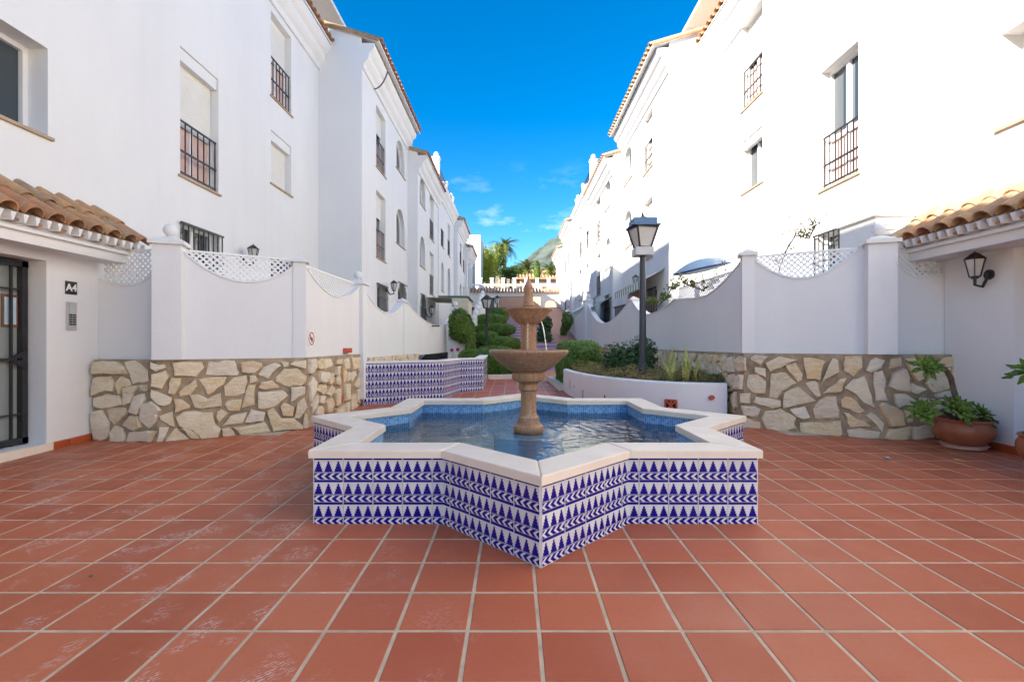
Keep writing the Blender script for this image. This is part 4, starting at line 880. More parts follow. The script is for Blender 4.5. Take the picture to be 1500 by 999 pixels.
# ------------------------------------------------------------------ lamps
def lantern(parent, c, r, h, iron, glass, sides=4, cap=None, ang=0.0):
    """tapered lantern head hanging round c (its foot), wider at the top"""
    x, y, z = c
    def ring(rad, zz): return [(x+rad*math.cos(ang+math.pi/4+2*math.pi*k/sides), y+rad*math.sin(ang+math.pi/4+2*math.pi*k/sides), zz) for k in range(sides)]
    lo, hi = ring(r*0.55, z), ring(r, z+h)
    m = MB(); m.add(ring(r*0.52, z)+ring(r*0.96, z+h), [(k,(k+1)%sides,sides+(k+1)%sides,sides+k) for k in range(sides)]); m.build('lamp_glass', glass, parent)
    m = MB()
    for k in range(sides): m.bar(lo[k], hi[k], r*0.10); m.bar(lo[k], lo[(k+1)%sides], r*0.10); m.bar(hi[k], hi[(k+1)%sides], r*0.12)
    m.build('lamp_frame', iron, parent)
    m = MB(); a = ring(r*1.12, z+h+0.001); b = ring(r*0.45, z+h+r*0.6); t = (x,y,z+h+r*0.85)
    m.add(a+b+[t], [(k,(k+1)%sides,sides+(k+1)%sides,sides+k) for k in range(sides)] + [(sides+k,sides+(k+1)%sides,2*sides) for k in range(sides)] + [tuple(range(sides))[::-1]])
    m.tube([(x,y,z+h+r*.82),(x,y,z+h+r*1.05)], [r*.10, r*.02], 6); m.build('lamp_roof', cap or iron, parent)
def wall_lantern(label, px, py, s, Xf, scale=1.0, iron='iron', out=0.22):
    """lantern on a bracket; s = side of the street, Xf = wall plane"""
    Y = abs(s*(Xf-out)*F/(px-CX)); Z = HC-(py-CY)*Y/F; t = thing('wall_lantern', label, 'lantern'); x = s*(Xf-out)
    lantern(t, (x, Y, Z-0.09*scale), 0.085*scale, 0.17*scale, iron, 'lampglass', 6)
    m = MB(); m.tube([(s*(Xf-.005),Y,Z-.06*scale),(s*(Xf-out*.5),Y,Z-.19*scale),(x,Y,Z-.17*scale),(x,Y,Z-.09*scale)], 0.014*scale, 8); m.lathe([(0.03*scale,-.11*scale),(0.03*scale,-.09*scale)], 8, (x,Y,Z)); m.build('bracket', iron, t, True)
    MB().tube([(s*Xf,Y,Z-.07*scale),(s*(Xf-.02),Y,Z-.07*scale)], 0.05*scale, 12).build('wall_plate', iron, t)
    return t
wall_lantern('black lantern on the porch wall above the potted succulent', 1428, 392, 1, 5.36, 1.15, out=0.17)
wall_lantern('small dark lantern on the wall behind the lattice', 371, 372, -1, 5.30, 1.2)
wall_lantern('dark lantern between two grilled ground floor windows', 577, 420, -1, 4.12, 1.35, out=0.25)
wall_lantern('dark lantern beside the arched doorway under the green awning', 931, 411, 1, 4.30, 1.3, out=0.25)
wall_lantern('dark lantern low above the wavy wall by the ivy', 632, 455, -1, 3.73, 1.5, out=0.25)
sp = thing('street_lamp', 'tall grey street lamp with blue topped lantern standing in the white planter', 'street lamp')
LX, LY = 2.30, 8.5
MB().tube([(LX,LY,0.72),(LX,LY,0.90),(LX,LY,0.93)], [0.085,0.085,0.066], 16).build('base_collar', 'greycol', sp, True)
MB().tube([(LX,LY,0.90),(LX,LY,2.86)], [0.064,0.052], 16).build('post', 'greycol', sp, True)
q = MB(); q.box(LX-.155, LX+.155, LY-.155, LY+.155, 2.83, 2.97); q.build('lamp_base', 'galv', sp)
lantern(sp, (LX, LY, 2.975), 0.275, 0.35, 'iron', 'lampglass', 4, 'greycol', R(12))
q = MB(); q.box(LX-.20, LX+.20, LY-.20, LY+.20, 3.36, 3.47); q.box(LX-.25, LX+.25, LY-.25, LY+.25, 3.335, 3.36); q.build('lamp_top', 'lampblue', sp)
s2 = thing('street_lamp', 'slender dark green street lamp rising from the clipped hedges', 'street lamp'); ax, ay = -1.06, 19.0
MB().lathe([(0.12,0.3),(0.12,0.75),(0.075,0.82),(0.06,1.2),(0.045,2.6),(0.06,2.64),(0.03,2.70)], 12, (ax,ay,0)).build('post', 'green_iron', s2, True)
lantern(s2, (ax, ay, 2.68), 0.23, 0.34, 'green_iron', 'lampglass', 6)
s3 = thing('street_lamp', 'second slender lamp standing higher up the steps behind the first', 'street lamp'); bx_, by_ = -0.98, 29.0
MB().lathe([(0.1,1.6),(0.1,2.0),(0.05,2.1),(0.045,3.6),(0.03,3.7)], 12, (bx_,by_,0)).build('post', 'green_iron', s3, True); lantern(s3, (bx_, by_, 3.68), 0.20, 0.34, 'green_iron', 'lampglass', 6)

# ------------------------------------------------------------------ no-dogs sign, brick red lamp on the wall
ds = thing('no_dogs_sign', 'white square sign with barred red circle over a black dog', 'sign')
Xs = -2.872; Ys = 6.80; Zs = HC-(496-CY)*6.80/F; hs = 0.115
q = MB(); q.box(Xs-.004, Xs, Ys-hs*.93, Ys+hs*.93, Zs-hs, Zs+hs); q.build('plate', 'white', ds)
q = MB(); n_ = 32
for k in range(n_):
    a, b_ = 2*math.pi*k/n_, 2*math.pi*(k+1)/n_; o = len(q.v)
    for (t, r_) in ((a,.078),(b_,.078),(b_,.095),(a,.095)): q.v.append((Xs+.002, Ys+r_*math.cos(t), Zs+r_*math.sin(t)))
    q.f.append((o,o+1,o+2,o+3))
q.bar((Xs+.003,Ys-.06,Zs+.06),(Xs+.003,Ys+.06,Zs-.06), .014, .003, (1,0,0)); q.build('prohibition_ring', 'red', ds)
dg_ = [(-.055,.0),(-.035,.03),(-.045,.05),(-.03,.045),(-.01,.015),(.03,.0),(.055,.03),(.05,.005),(.045,-.02),(.05,-.05),(.04,-.05),(.03,-.022),(-.005,-.02),(-.01,-.05),(-.02,-.05),(-.022,-.005),(-.045,-.01)]
q = MB(); q.prism(dg_, lambda u, w_, n: (Xs+n, Ys+u, Zs+w_), 0.0006, 0.0018); q.build('dog_silhouette', 'blackplate', ds)
for a in (-1,1):
    for b_ in (-1,1): MB().tube([(Xs,Ys+a*hs*.8,Zs+b_*hs*.86),(Xs+.004,Ys+a*hs*.8,Zs+b_*hs*.86)], .008, 8).build('bolt', 'galv', ds)
rl = thing('wall_light', 'small red bulkhead light low on the white wall', 'wall light')
q = MB(); q.box(-2.87, -2.80, 8.02, 8.30, 1.12, 1.20); q.build('body', 'redclay', rl); q = MB(); q.box(-2.81, -2.79, 8.05, 8.27, 1.135, 1.165); q.build('lens', 'red', rl)
tp = thing('wall_tap', 'small dark tap sticking out of the long white wall', 'tap'); q = MB(); tY = 15.2; q.bar((-2.60,tY,1.83),(-2.35,tY,1.83),.04); q.bar((-2.40,tY-.2,1.83),(-2.40,tY+.2,1.83),.03); q.build('spout', 'iron', tp)

# ------------------------------------------------------------------ tiled planter on the left, white planter on the right
tpn = thing('tiled_planter', 'low planter clad in navy and white tiles with white top edge', 'planter')
TPp = [(-2.70, 8.60), (-1.37, 9.43), (-1.17, 10.47), (-0.69, 10.87), (-0.75, 13.6)]
wallbody(tpn, TPp, zlow, 0.915, 0.18, 'planter_wall', 'tgrout')
for a, b_ in zip(TPp[:-1], TPp[1:]): glazed(tpn, a, b_, 0.915-0.75, 5, 0.2, 0.15)
m = MB()
for a, b_ in zip(TPp[:-1], TPp[1:]):
    p0, u, n, L = frame2(a, b_); w_ = [p0+n*.02, p0+u*(L+.008)+n*.02, p0+u*L-n*.20, p0-n*.20]
    m.add([(v.x,v.y,.9165) for v in w_]+[(v.x,v.y,.952) for v in w_], [(3,2,1,0),(4,5,6,7),(0,1,5,4),(1,2,6,5),(2,3,7,6),(3,0,4,7)])
m.build('coping', 'plaster', tpn)
q = MB(); q.add([(-2.7,8.75,.80),(-1.5,9.55,.80),(-1.3,10.6,.80),(-.85,11,.80),(-.9,13.5,.80),(-2.7,13.5,.80)], [(0,1,2,3,4,5)]); q.build('soil', 'soil', tpn)
q = MB(); q.box(-2.86, -2.66, 8.50, 8.62, 0.29, 1.0); tag(q.build('wall_end_post', 'plaster'), 'slim white post closing the stone wall beside the tiled planter', 'post')
def shrub(name, label, cat, blobs, n, size, mat, stems=None, group=None, seed=1, inner=0.7, power=1.0, stemmat='bark'):
    t = thing(name, label, cat, group); rn = random.Random(seed); m = MB()
    tot = sum(b[1][0]*b[1][2]+b[1][0]*b[1][1] for b in blobs)
    for c, rad in blobs: leaves(m, ellipsoid_pts(c, rad, int(n*(rad[0]*rad[2]+rad[0]*rad[1])/tot), rn, inner, power), size, rn)
    stuff(m.build('foliage', mat, t))
    if stems:
        q = MB()
        for pts, r_ in stems: q.tube(pts, r_, 6)
        q.build('stems', stemmat, t, True)
    return t
def boxhedge(name, label, c, rad, n, size, mat, seed, group=None, ang=0.0, PW=5):   # clipped hedge: rounded box skinned with leaves over a dark core
    t = thing(name, label, 'hedge', group); rn = random.Random(seed); m = MB(); pts = []
    ca, sa = math.cos(ang), math.sin(ang)
    for _ in range(n):
        d = Vector((rn.gauss(0,1), rn.gauss(0,1), rn.gauss(0,1))); d /= (abs(d.x)**PW+abs(d.y)**PW+abs(d.z)**PW)**(1/PW)
        k = rn.uniform(.90, 1.02) + .025*math.sin(c[0]+d.x*6)*math.sin(d.y*7+1); lx, ly = d.x*rad[0]*k, d.y*rad[1]*k
        nn = d.normalized(); pts.append((Vector((c[0]+lx*ca-ly*sa, c[1]+lx*sa+ly*ca, c[2]+d.z*rad[2]*k)), Vector((nn.x*ca-nn.y*sa, nn.x*sa+nn.y*ca, nn.z))))
    leaves(m, pts, size, rn, 0.1); stuff(m.build('foliage', mat, t))
    q = MB(); N1, N2 = 10, 14
    for i in range(N1+1):
        for j in range(N2):
            a, b_ = math.pi*i/N1, 2*math.pi*j/N2; d = Vector((math.sin(a)*math.cos(b_), math.sin(a)*math.sin(b_), math.cos(a))); d /= (abs(d.x)**PW+abs(d.y)**PW+abs(d.z)**PW)**(1/PW)
            lx, ly = d.x*rad[0]*.86, d.y*rad[1]*.86; q.v.append((c[0]+lx*ca-ly*sa, c[1]+lx*sa+ly*ca, c[2]+d.z*rad[2]*.86))
    for i in range(N1):
        for j in range(N2): q.f.append((i*N2+j, i*N2+(j+1)%N2, (i+1)*N2+(j+1)%N2, (i+1)*N2+j))
    q.build('inner_growth', 'shrub', t, True); return t
fl = thing('flowering_plant', 'two crimson flower heads on thin pale stems in the tiled planter', 'flowers'); q = MB(); rn = random.Random(2); fm = MB()
for (px, py) in ((662, 513), (670.5, 511.5)):
    c = at(px, py, 11.2); leaves(fm, ellipsoid_pts(c, (.05,.05,.05), 60, rn, .3), .045, rn); 
    for k in range(5): q.tube([(c.x+rn.uniform(-.1,.1), 11.2+rn.uniform(-.1,.1), .80), tuple(c+Vector((rn.uniform(-.06,.06),0,-.05)))], .008, 5)
fm.build('petals', 'flower', fl); q.build('stems', 'cream', fl)
wp = thing('curved_planter', 'curved white rendered planter with terracotta vent around the lamp', 'planter')
ctrl = [(3.10, 6.93), (2.45, 7.12), (1.85, 7.75), (1.42, 8.75), (1.20, 9.9), (1.14, 10.9)]
def cr(P, n=7):
    out = []; Q = [Vector(p) for p in P]; Q = [2*Q[0]-Q[1]] + Q + [2*Q[-1]-Q[-2]]
    for i in range(1, len(Q)-2):
        for k in range(n):
            t = k/n; out.append(0.5*((2*Q[i]) + (Q[i+1]-Q[i-1])*t + (2*Q[i-1]-5*Q[i]+4*Q[i+1]-Q[i+2])*t*t + (3*Q[i]-Q[i-1]-3*Q[i+1]+Q[i+2])*t**3))
    return out + [Q[-2]]
pc = cr(ctrl); m = MB(); nrm = []
for i, p in enumerate(pc):
    d = (pc[min(i+1,len(pc)-1)]-pc[max(i-1,0)]).normalized(); nrm.append(Vector((-d.y, d.x)))
for p, n in zip(pc, nrm):
    n = n if n.dot(Vector((-1,-1))) > 0 else -n
    a, b_ = p, p-n*.13
    m.v += [(a.x,a.y,gz(a.y)-.05),(a.x,a.y,.675),(a.x-n.x*.02,a.y-n.y*.02,.698),(a.x-n.x*.06,a.y-n.y*.06,.705),(b_.x+n.x*.02,b_.y+n.y*.02,.698),(b_.x,b_.y,.67),(b_.x,b_.y,.3)]
for i in range(len(pc)-1):
    for k in range(6): m.f.append((i*7+k, i*7+k+1, (i+1)*7+k+1, (i+1)*7+k))
m.f.append(tuple((len(pc)-1)*7+k for k in range(7)))
m.build('planter_wall', 'plaster', wp, True)
q = MB(); inner_ = [(p.x+.1, p.y+.06, .62) for p in pc]; q.v = inner_ + [(3.14, 10.9, .66), (3.14, 7.0, .66)]; q.f = [tuple(range(len(q.v)))]; q.build('soil', 'soil', wp)
def on_planter(px, py):                              # nearest front point of the planter along the pixel's sight line
    r_ = (px-CX)/F; best = None
    for p, p2 in zip(pc[:-1], pc[1:]):
        f0, f1 = p.x-r_*p.y, p2.x-r_*p2.y
        if f0*f1 <= 0 and abs(f0-f1) > 1e-9:
            t = f0/(f0-f1); c = p+(p2-p)*t; best = (c, (p2-p).normalized())
            break
    c, d = best; return Vector((c.x, c.y, HC-(py-CY)*c.y/F)), Vector((d.x, d.y, 0))
c, d = on_planter(983, 594); nf = Vector((d.y,-d.x,0)); nf = nf if nf.y < 0 else -nf
vt = MB(); hs = .085
def vp(u, z, n): return tuple(c + d*u + Vector((0,0,z)) + nf*n)
for a, b_ in (((-hs,-hs),(hs,-hs)),((hs,-hs),(hs,hs)),((hs,hs),(-hs,hs)),((-hs,hs),(-hs,-hs)),((-hs,-hs),(hs,hs)),((-hs,hs),(hs,-hs)),((0,-hs),(0,hs))): vt.bar(vp(*a,.012), vp(*b_,.012), .022, .022, tuple(nf))
vo = vt.build('clay_vent', 'redclay', wp); q = MB(); q.add([vp(-hs,-hs,.006),vp(hs,-hs,.006),vp(hs,hs,.006),vp(-hs,hs,.006)], [(0,1,2,3)]); q.build('vent_hole', 'blackplate', vo)
c, d = on_planter(1043, 582); q = MB(); q.tube([tuple(c+nf*.05), tuple(c-nf*.03)], .035, 14, False); q.tube([tuple(c+nf*.045), tuple(c-nf*.03)], .028, 14); q.build('drain_pipe', 'redclay', wp)
for px, py, hh in ((854, 578, .09), (835, 563, .09), (841, 566, .03), (886, 582, .04)):
    c, d = on_planter(px, py); q = MB(); u = d*.018; nn = Vector((d.y,-d.x,0)); nn = nn if nn.x < 0 else -nn; z = Vector((0,0,hh))
    q.add([tuple(c-u-z+nn*.004), tuple(c+u-z+nn*.004), tuple(c+u+z+nn*.004), tuple(c-u+z+nn*.004)], [(0,1,2,3)]); q.build('weep_slot', 'blackplate', wp)
rn = random.Random(11); m = MB(); pts = []
for _ in range(15000):
    i = rn.randrange(len(pc)-1); p = pc[i]+(pc[i+1]-pc[i])*rn.random(); t = rn.random(); x = p.x+.12 + (3.05-p.x-.12)*t*.95; y = p.y + .10 + rn.uniform(0,.35)*(1-t) + .2*t
    pts.append((Vector((x, y, .66 + rn.uniform(0,.24)*(0.7+0.4*math.sin(x*5)*math.cos(y*4)))), Vector((rn.gauss(0,.5), rn.gauss(0,.5), 1))))
leaves(m, pts, .045, rn, .2, .4); gc = stuff(m.build('ground_cover', 'dry')); gc['label'] = 'low reddish green ground cover filling the white planter'; gc['category'] = 'ground cover'
shrub('leafy_shrub', 'dark green shrub with pale leaf tips behind the tall lamp post', 'shrub', [((2.10,9.6,.95),(.38,.35,.38)),((2.55,9.5,1.05),(.33,.3,.42)),((2.35,9.3,.9),(.4,.3,.3))], 3200, .085, 'shrub', [([(2.3,9.5,.6),(2.1,9.55,1.1)],.02),([(2.35,9.5,.6),(2.55,9.5,1.2)],.02)], seed=5, inner=.35)
# strap-leaved plant: each blade a part
def blade(L, w, bend, seg=6):
    m = MB()
    for i in range(seg+1):
        t = i/seg; ww = w*(math.sin(math.pi*min(1,(t*.75+.25)))**.8 if t < 1 else 0.02); x = bend*t*t*L; z = L*t*(1-.25*bend*t)
        m.v += [(x, -ww/2, z), (x-.10*ww, 0, z), (x, ww/2, z)]
    for i in range(seg):
        a = i*3; m.f += [(a,a+1,a+4,a+3),(a+1,a+2,a+5,a+4)]
    return m
bl = blade(.55, .055, .25).mesh('leaf', 'sans', True)
def strap(label, c, n, seed):
    t = thing('strap_leaf_plant', label, 'plant'); rn = random.Random(seed)
    for k in range(n):
        o = link('leaf', bl, t, (c[0]+rn.uniform(-.09,.09), c[1]+rn.uniform(-.09,.09), c[2])); s_ = rn.uniform(.6,1.15); o.scale = (s_,s_,s_); o.rotation_euler = (rn.uniform(-.18,.18), rn.uniform(-.18,.12), rn.uniform(0,6.28))
strap('yellow edged strap leaf plant standing against the stone wall', (2.72, 7.35, .68), 15, 1)
strap('smaller strap leaf plant beside the yellow edged one', (2.5, 7.6, .66), 8, 2)
# hedges flanking the path
boxhedge('clipped_hedge', 'dark clipped hedge block at the end of the curved planter', (1.62, 12.1, .72), (.50, 1.1, .62), 9000, .07, 'hedge', 21)
boxhedge('clipped_hedge', 'low clipped hedge in front of the stepped hedges', (-.75, 15.2, .62), (.98, .7, .48), 9000, .075, 'hedge', 22)
k_ = MB()
for a, b_ in (((1.12,10.9),(1.0,13.2)), ((-.72,13.65),(.75,13.95))): k_.bar((*a, gz(a[1])+.06), (*b_, gz(b_[1])+.06), .14, .14)
struct(k_.build('kerb', 'coping'))
for i, (c, r_, lab) in enumerate([((-.72,18.3,.84),(.80,.7,.34),'rounded hedge mound behind the low front hedge'), ((-.45,19.9,1.24),(.75,.7,.32),'second rounded hedge mound stepping up beside the stairs'),
        ((-1.2,21.3,1.50),(.55,.6,.32),'small hedge mound beside the slender lamp'), ((-.88,23.0,1.94),(1.0,.7,.30),'wide flat hedge mound half way up beside the stairs'), ((-1.2,25.4,2.46),(.85,.8,.38),'leafy hedge mound below the arcade'), ((-.80,27.6,2.92),(.55,.6,.38),'topmost square hedge below the arcade')]):
    boxhedge('clipped_hedge', lab, c, r_, 4200, .10, 'hedge', 30+i, PW=2.6)
iv = shrub('ivy', 'dense ivy draped over the white wall end', 'ivy', [((-1.95,17.4,2.05),(.42,.35,.52)),((-1.75,17.3,1.75),(.38,.35,.5)),((-1.55,17.2,1.15),(.20,.25,.75)),((-1.95,17.4,1.75),(.4,.3,.4))], 9000, .085, 'ivy', [([(-1.55,17.3,.2),(-1.6,17.4,1.9)],.06)], seed=8, inner=.8)
q = MB(); q.box(-2.4, -1.62, 17.5, 17.75, .2, 1.75); tag(q.build('garden_wall', 'plaster'), 'short white wall block below the ivy', 'garden wall')

# ------------------------------------------------------------------ end of the street: stairs, arcade, terrace, far houses, hill
st = thing('stairway', 'broad stairs with patterned lilac risers climbing to the arcade', 'stairs')
n = 22; y = 17.2; z = gz(17.2)
for k in range(n):
    ry = MB(); ry.box(-.42+.0*k, 1.9, y, y+.02, z, z+.15); ry.build('riser', 'purple', st)
    q = MB(); q.box(-.42+.0*k, 1.9, y-.02, y+.9, z+.1505, z+.19); q.build('tread', 'tread', st); y += .84; z += .165
q = MB(); q.box(-7, 7, y, 60, z-.3, z+.03); struct(q.build('upper_terrace', 'tread'))
q = MB(); q.add([(-4.2,17.25,.2),(-.42,17.25,.2),(-.42,y,z),(-4.2,y,z)], [(0,1,2,3)]); struct(q.build('planted_bank', 'soil'))
q = MB(); q.add([(1.9,17.25,.2),(4.2,17.25,.2),(4.2,y,z),(1.9,y,z)], [(0,1,2,3)]); struct(q.build('side_path', 'tread'))
ZA = z
ar = thing('arcade', 'white arcade with three arches and clay tile coping closing the street', 'arcade')
fnA = lambda u, w_, n: (u, 36.2-n, w_)
holesA = [rect_pts(-2.38, -1.45, ZA+.02, 4.75), rect_pts(-1.15, 2.1, ZA+.02, 4.85), arch_pts(2.4, 3.3, ZA+.02, 4.6)]
facade(ar, fnA, [(-4.2, 1.0), (3.9, 1.0), (3.9, 5.15), (-4.2, 5.15)], holesA, .5)
q = MB(); q.box(-2.40, -1.43, 36.72, 36.78, ZA, 4.77); q.build('door', 'awn', ar)
q = MB(); q.box(-4.2, 3.9, 36.25, 37.0, 5.12, 5.2); q.build('arcade_roof', 'plaster', ar)
m = MB()
for k in range(34): x = -4.1+k*.235; m.tube([(x,35.95,5.18),(x,36.9,5.5)], [.1,.085], 8)
stuff(m.build('coping_tiles', 'roof', ar, True))
q = MB(); q.box(-4.2, 3.9, 40.6, 40.9, 3.2, 5.3); q.build('back_wall', 'orange', ar)
sw = thing('side_stair', 'white stepped balustrade climbing beside the ivy', 'stair wall'); m = MB()
for k in range(8): yk = 22+k*1.2; m.box(-2.15, -1.85, yk, yk+1.19, .5, 1.9+k*.33)
m.build('stepped_wall', 'plaster', sw)
for k in range(8): yk = 22+k*1.2+.6; MB().lathe([(.12,1.9+k*.33),(.12,2.15+k*.33),(.15,2.17+k*.33),(.13,2.3+k*.33),(.02,2.42+k*.33)], 10, (-2.0,yk,0)).build('finial', 'plaster', sw, True)
bz = thing('terrace_balustrade', 'white balustrade with square posts along the palm terrace', 'balustrade')
q = MB(); q.box(-4.0, 4.2, 42.0, 42.2, 5.2, 6.05); q.box(-4.0, 4.2, 42.0, 42.2, 6.35, 6.5); q.build('rail_wall', 'plaster', bz)
for k in range(9):
    x = -3.9+k*1.0; q = MB(); q.box(x-.13, x+.13, 41.93, 42.27, 5.2, 6.95); q.box(x-.18, x+.18, 41.88, 42.32, 6.951, 7.03); q.build('post', 'plaster', bz)
tb = MB(); tb.box(-9, 9, 42.3, 60, 5.0, 5.6); tb.add([(-60,60,5.6),(60,60,5.6),(120,140,22),(-120,140,22)], [(0,1,2,3)]); struct(tb.build('hillside', 'hill'))
def house(label, x0, x1, y0, y1, z0, z1, mat, roofed=True, wins=3):
    h = thing('house', label, 'house'); fnH = lambda u, w_, n: (u, y0-n, w_); hs = []
    for k in range(wins):
        c = x0 + (x1-x0)*(k+.5)/wins; hs.append(window(h, fnH, c-.45, c+.45, z0+(z1-z0)*.35, z0+(z1-z0)*.75, 'small'))
    facade(h, fnH, [(x0,z0),(x1,z0),(x1,z1),(x0,z1)], hs, .2, mat)
    q = MB(); q.add([(x0,y0,z0),(x0,y1,z0),(x1,y1,z0),(x1,y0,z0),(x0,y0,z1),(x0,y1,z1),(x1,y1,z1),(x1,y0,z1)], [(0,1,5,4),(1,2,6,5),(2,3,7,6),(4,5,6,7)]); q.build('side_walls', mat, h)
    if roofed:
        q = MB(); ym = (y0+y1)/2; zr = z1+(y1-y0)*.18; q.add([(x0-.4,y0-.5,z1),(x1+.4,y0-.5,z1),(x1+.4,ym,zr),(x0-.4,ym,zr),(x0-.4,y1+.5,z1),(x1+.4,y1+.5,z1),(x0-.4,y0-.5,z1+.15),(x1+.4,y0-.5,z1+.15)], [(6,7,2,3),(3,2,5,4),(0,1,7,6)]); o = q.build('roof', 'roof', h)
        m = MB(); k = int((x1-x0+.8)/.4)
        for i in range(k): x = x0-.3+i*.4; m.tube([(x,y0-.5,z1+.17),(x,ym,zr+.03)], .12, 6)
        stuff(m.build('roof_tiles', 'roof', o, True))
    return h
house('low rose coloured house with clay roof behind the balustrade', 0.8, 7.0, 58, 64, 5.6, 9.0, 'pinkhouse')
house('white villa with clay roof high on the slope below the mountain', 1.5, 16.0, 95, 101, 12.0, 15.2, 'pinkhouse', True, 5)
house('tall plain white tower house behind the shaded row', -4.9, -3.15, 45.5, 52, 2.0, 11.6, 'bluewall', False, 1)
house('dim clay roofed house beyond the tower house', -9.5, -3.4, 66, 72, 5.0, 13.2, 'pinkhouse', True, 2)
# palms
def frond(L, droop, w=.16, seg=9, pairs=26):
    m = MB(); rn = random.Random(int(L*100)+int(droop*10)); P = lambda t: Vector((L*t*(1-.15*droop*t), 0, L*(.55*t - (.55+droop*.55)*t*t)))
    m.tube([P(i/seg) for i in range(seg+1)], [.03*(1-.8*i/seg) for i in range(seg+1)], 4)
    for k in range(pairs):
        t = .10+.9*k/pairs; p = P(t); d = (P(min(1,t+.02))-P(t-.02)).normalized(); l = .62*(1-.55*t)*(.55+1.2*min(t,.4)) * L/2.2
        for s_ in (1,-1):
            q = p + d*l*.62 + Vector((0,s_*l*.72,-.12*l+rn.uniform(-.06,.06))); b_ = d.cross(Vector((0,s_,0))).normalized()*.016+d*.02; o = len(m.v)
            m.v += [tuple(p-d*.04), tuple(p+d*.04), tuple(q)]; m.f.append((o,o+1,o+2))
    return m
FRS = [frond(2.5, .5).mesh('frond', 'palm'), frond(2.6, .95).mesh('frond', 'palm'), frond(2.4, 1.5).mesh('frond', 'palm')]
def palm_tree(label, px, py_crown, py_base, d, sc_, n=44, tr=.17, skirt=False):
    t = thing('palm_tree', label, 'palm tree'); c = at(px, py_crown, d); b_ = at(px, py_base, d); rn = random.Random(px)
    k = 14; m = MB(); m.tube([(b_.x+(c.x-b_.x)*i/k + .06*math.sin(i*.9), d, b_.z+(c.z-b_.z)*i/k) for i in range(k+1)], [tr*(1.25-.3*i/k + .08*(i%2)) for i in range(k)]+[tr*1.5], 10); m.build('trunk', 'palmtrunk', t, True)
    if skirt: MB().lathe([(tr*1.2,-1.1),(tr*2.1,-.7),(tr*2.2,-.2),(tr*1.2,.1)], 10, tuple(c)).build('leaf_base', 'palmtrunk', t, True)
    for i in range(n):
        e = rn.random(); o = link('frond', FRS[min(2,int(e*3))], t, tuple(c)); s_ = sc_*rn.uniform(.85,1.1); o.scale = (s_,s_,s_)
        o.rotation_euler = (rn.uniform(-.2,.2), -1.05*(1-e)+.15 if e < .75 else .25*e, 0); o.rotation_euler.z = i*2.39996+rn.uniform(-.2,.2)
palm_tree('tall full crowned palm with long bare trunk', 739, 364, 418, 70, 1.05, 52, .22, True)
palm_tree('thinner yellowish palm right beside the tall full crowned one', 732, 372, 418, 66, .72, 34, .19)
palm_tree('squat dark palm with upright fronds behind the balustrade', 772, 397, 412, 62, .85, 46, .25)
palm_tree('broad palm partly hidden by the sunlit row', 806, 398, 412, 60, .85, 42, .25)
def blobtree(name, label, px, py, d, rad, n, size, mat, seed, base_py=418, cat='tree', group=None):
    c = at(px, py, d); rn = random.Random(seed); blobs = []
    for _ in range(9):
        blobs.append(((c.x+rn.uniform(-.6,.6)*rad[0], d+rn.uniform(-.5,.5)*rad[1], c.z+rn.uniform(-.6,.6)*rad[2]), (rad[0]*rn.uniform(.35,.6), rad[1]*rn.uniform(.35,.6), rad[2]*rn.uniform(.35,.6))))
    b_ = at(px, base_py, d); t = thing(name, label, cat, group); m = MB()
    for cc, rr in blobs: leaves(m, ellipsoid_pts(cc, rr, n//9, rn, .55), size, rn)
    stuff(m.build('crown', mat, t)); q = MB(); q.tube([(c.x,d,b_.z-.5),(c.x,d,c.z)], [.16,.07], 8)
    for cc, rr in blobs: q.tube([(c.x,d,c.z-rad[2]*.5),cc], [.05,.02], 5)
    q.build('trunk', 'bark', t, True); return t
bb = thing('bamboo_clump', 'bright yellow green bamboo clump behind the balustrade', 'bamboo'); rn = random.Random(9); m = MB(); q = MB()
for k in range(46):
    b_ = at(713+rn.uniform(-10,10), 416, 50+rn.uniform(-1.2,1.2)); top = b_ + Vector((rn.uniform(-.9,.9), rn.uniform(-.5,.5), rn.uniform(1.6,4.2))); q.tube([tuple(b_), tuple(b_.lerp(top,.6)+Vector((0,0,.2))), tuple(top)], [.025,.02,.01], 5)
    for j in range(70):
        t = rn.uniform(.1,1.05); p = b_.lerp(top, t)+Vector((rn.gauss(0,.16), rn.gauss(0,.16), rn.gauss(0,.12))); leaves(m, [(p, (rn.gauss(0,1),rn.gauss(0,1),.3))], .26, rn, 0, .22)
stuff(m.build('foliage', 'bamboo', bb)); q.build('canes', 'bamboo', bb, True)
blobtree('tall_bamboo', 'pale feathery bamboo crown above the yellow clump', 712, 378, 56, (1.5,1.2,1.9), 4200, .24, 'bamboo', 12, cat='bamboo')
blobtree('broadleaf_tree', 'dark green tree between the palm trunks', 748, 402, 60, (2.0,1.5,1.2), 4500, .2, 'tree', 13)
blobtree('broadleaf_tree', 'light green tree beside the dark one', 760, 400, 64, (1.3,1.3,1.0), 3000, .2, 'cyp', 14)
blobtree('broadleaf_tree', 'greyish green tree behind the bamboo', 724, 390, 63, (1.6,1.4,1.8), 3400, .2, 'tree', 15)
cy_ = thing('cypress_tree', 'narrow light green cypress column behind the fountain tip', 'cypress'); rn = random.Random(16); c = at(787, 400, 48); m = MB(); leaves(m, ellipsoid_pts(c, (.32,.32,1.35), 3600, rn, .7, 1, .05), .12, rn); stuff(m.build('crown', 'cyp', cy_)); MB().tube([(c.x,48,5.4),(c.x,48,c.z)], .08, 6).build('trunk', 'bark', cy_)
mt = MB(); nx, ny = 90, 26; rn = random.Random(20)
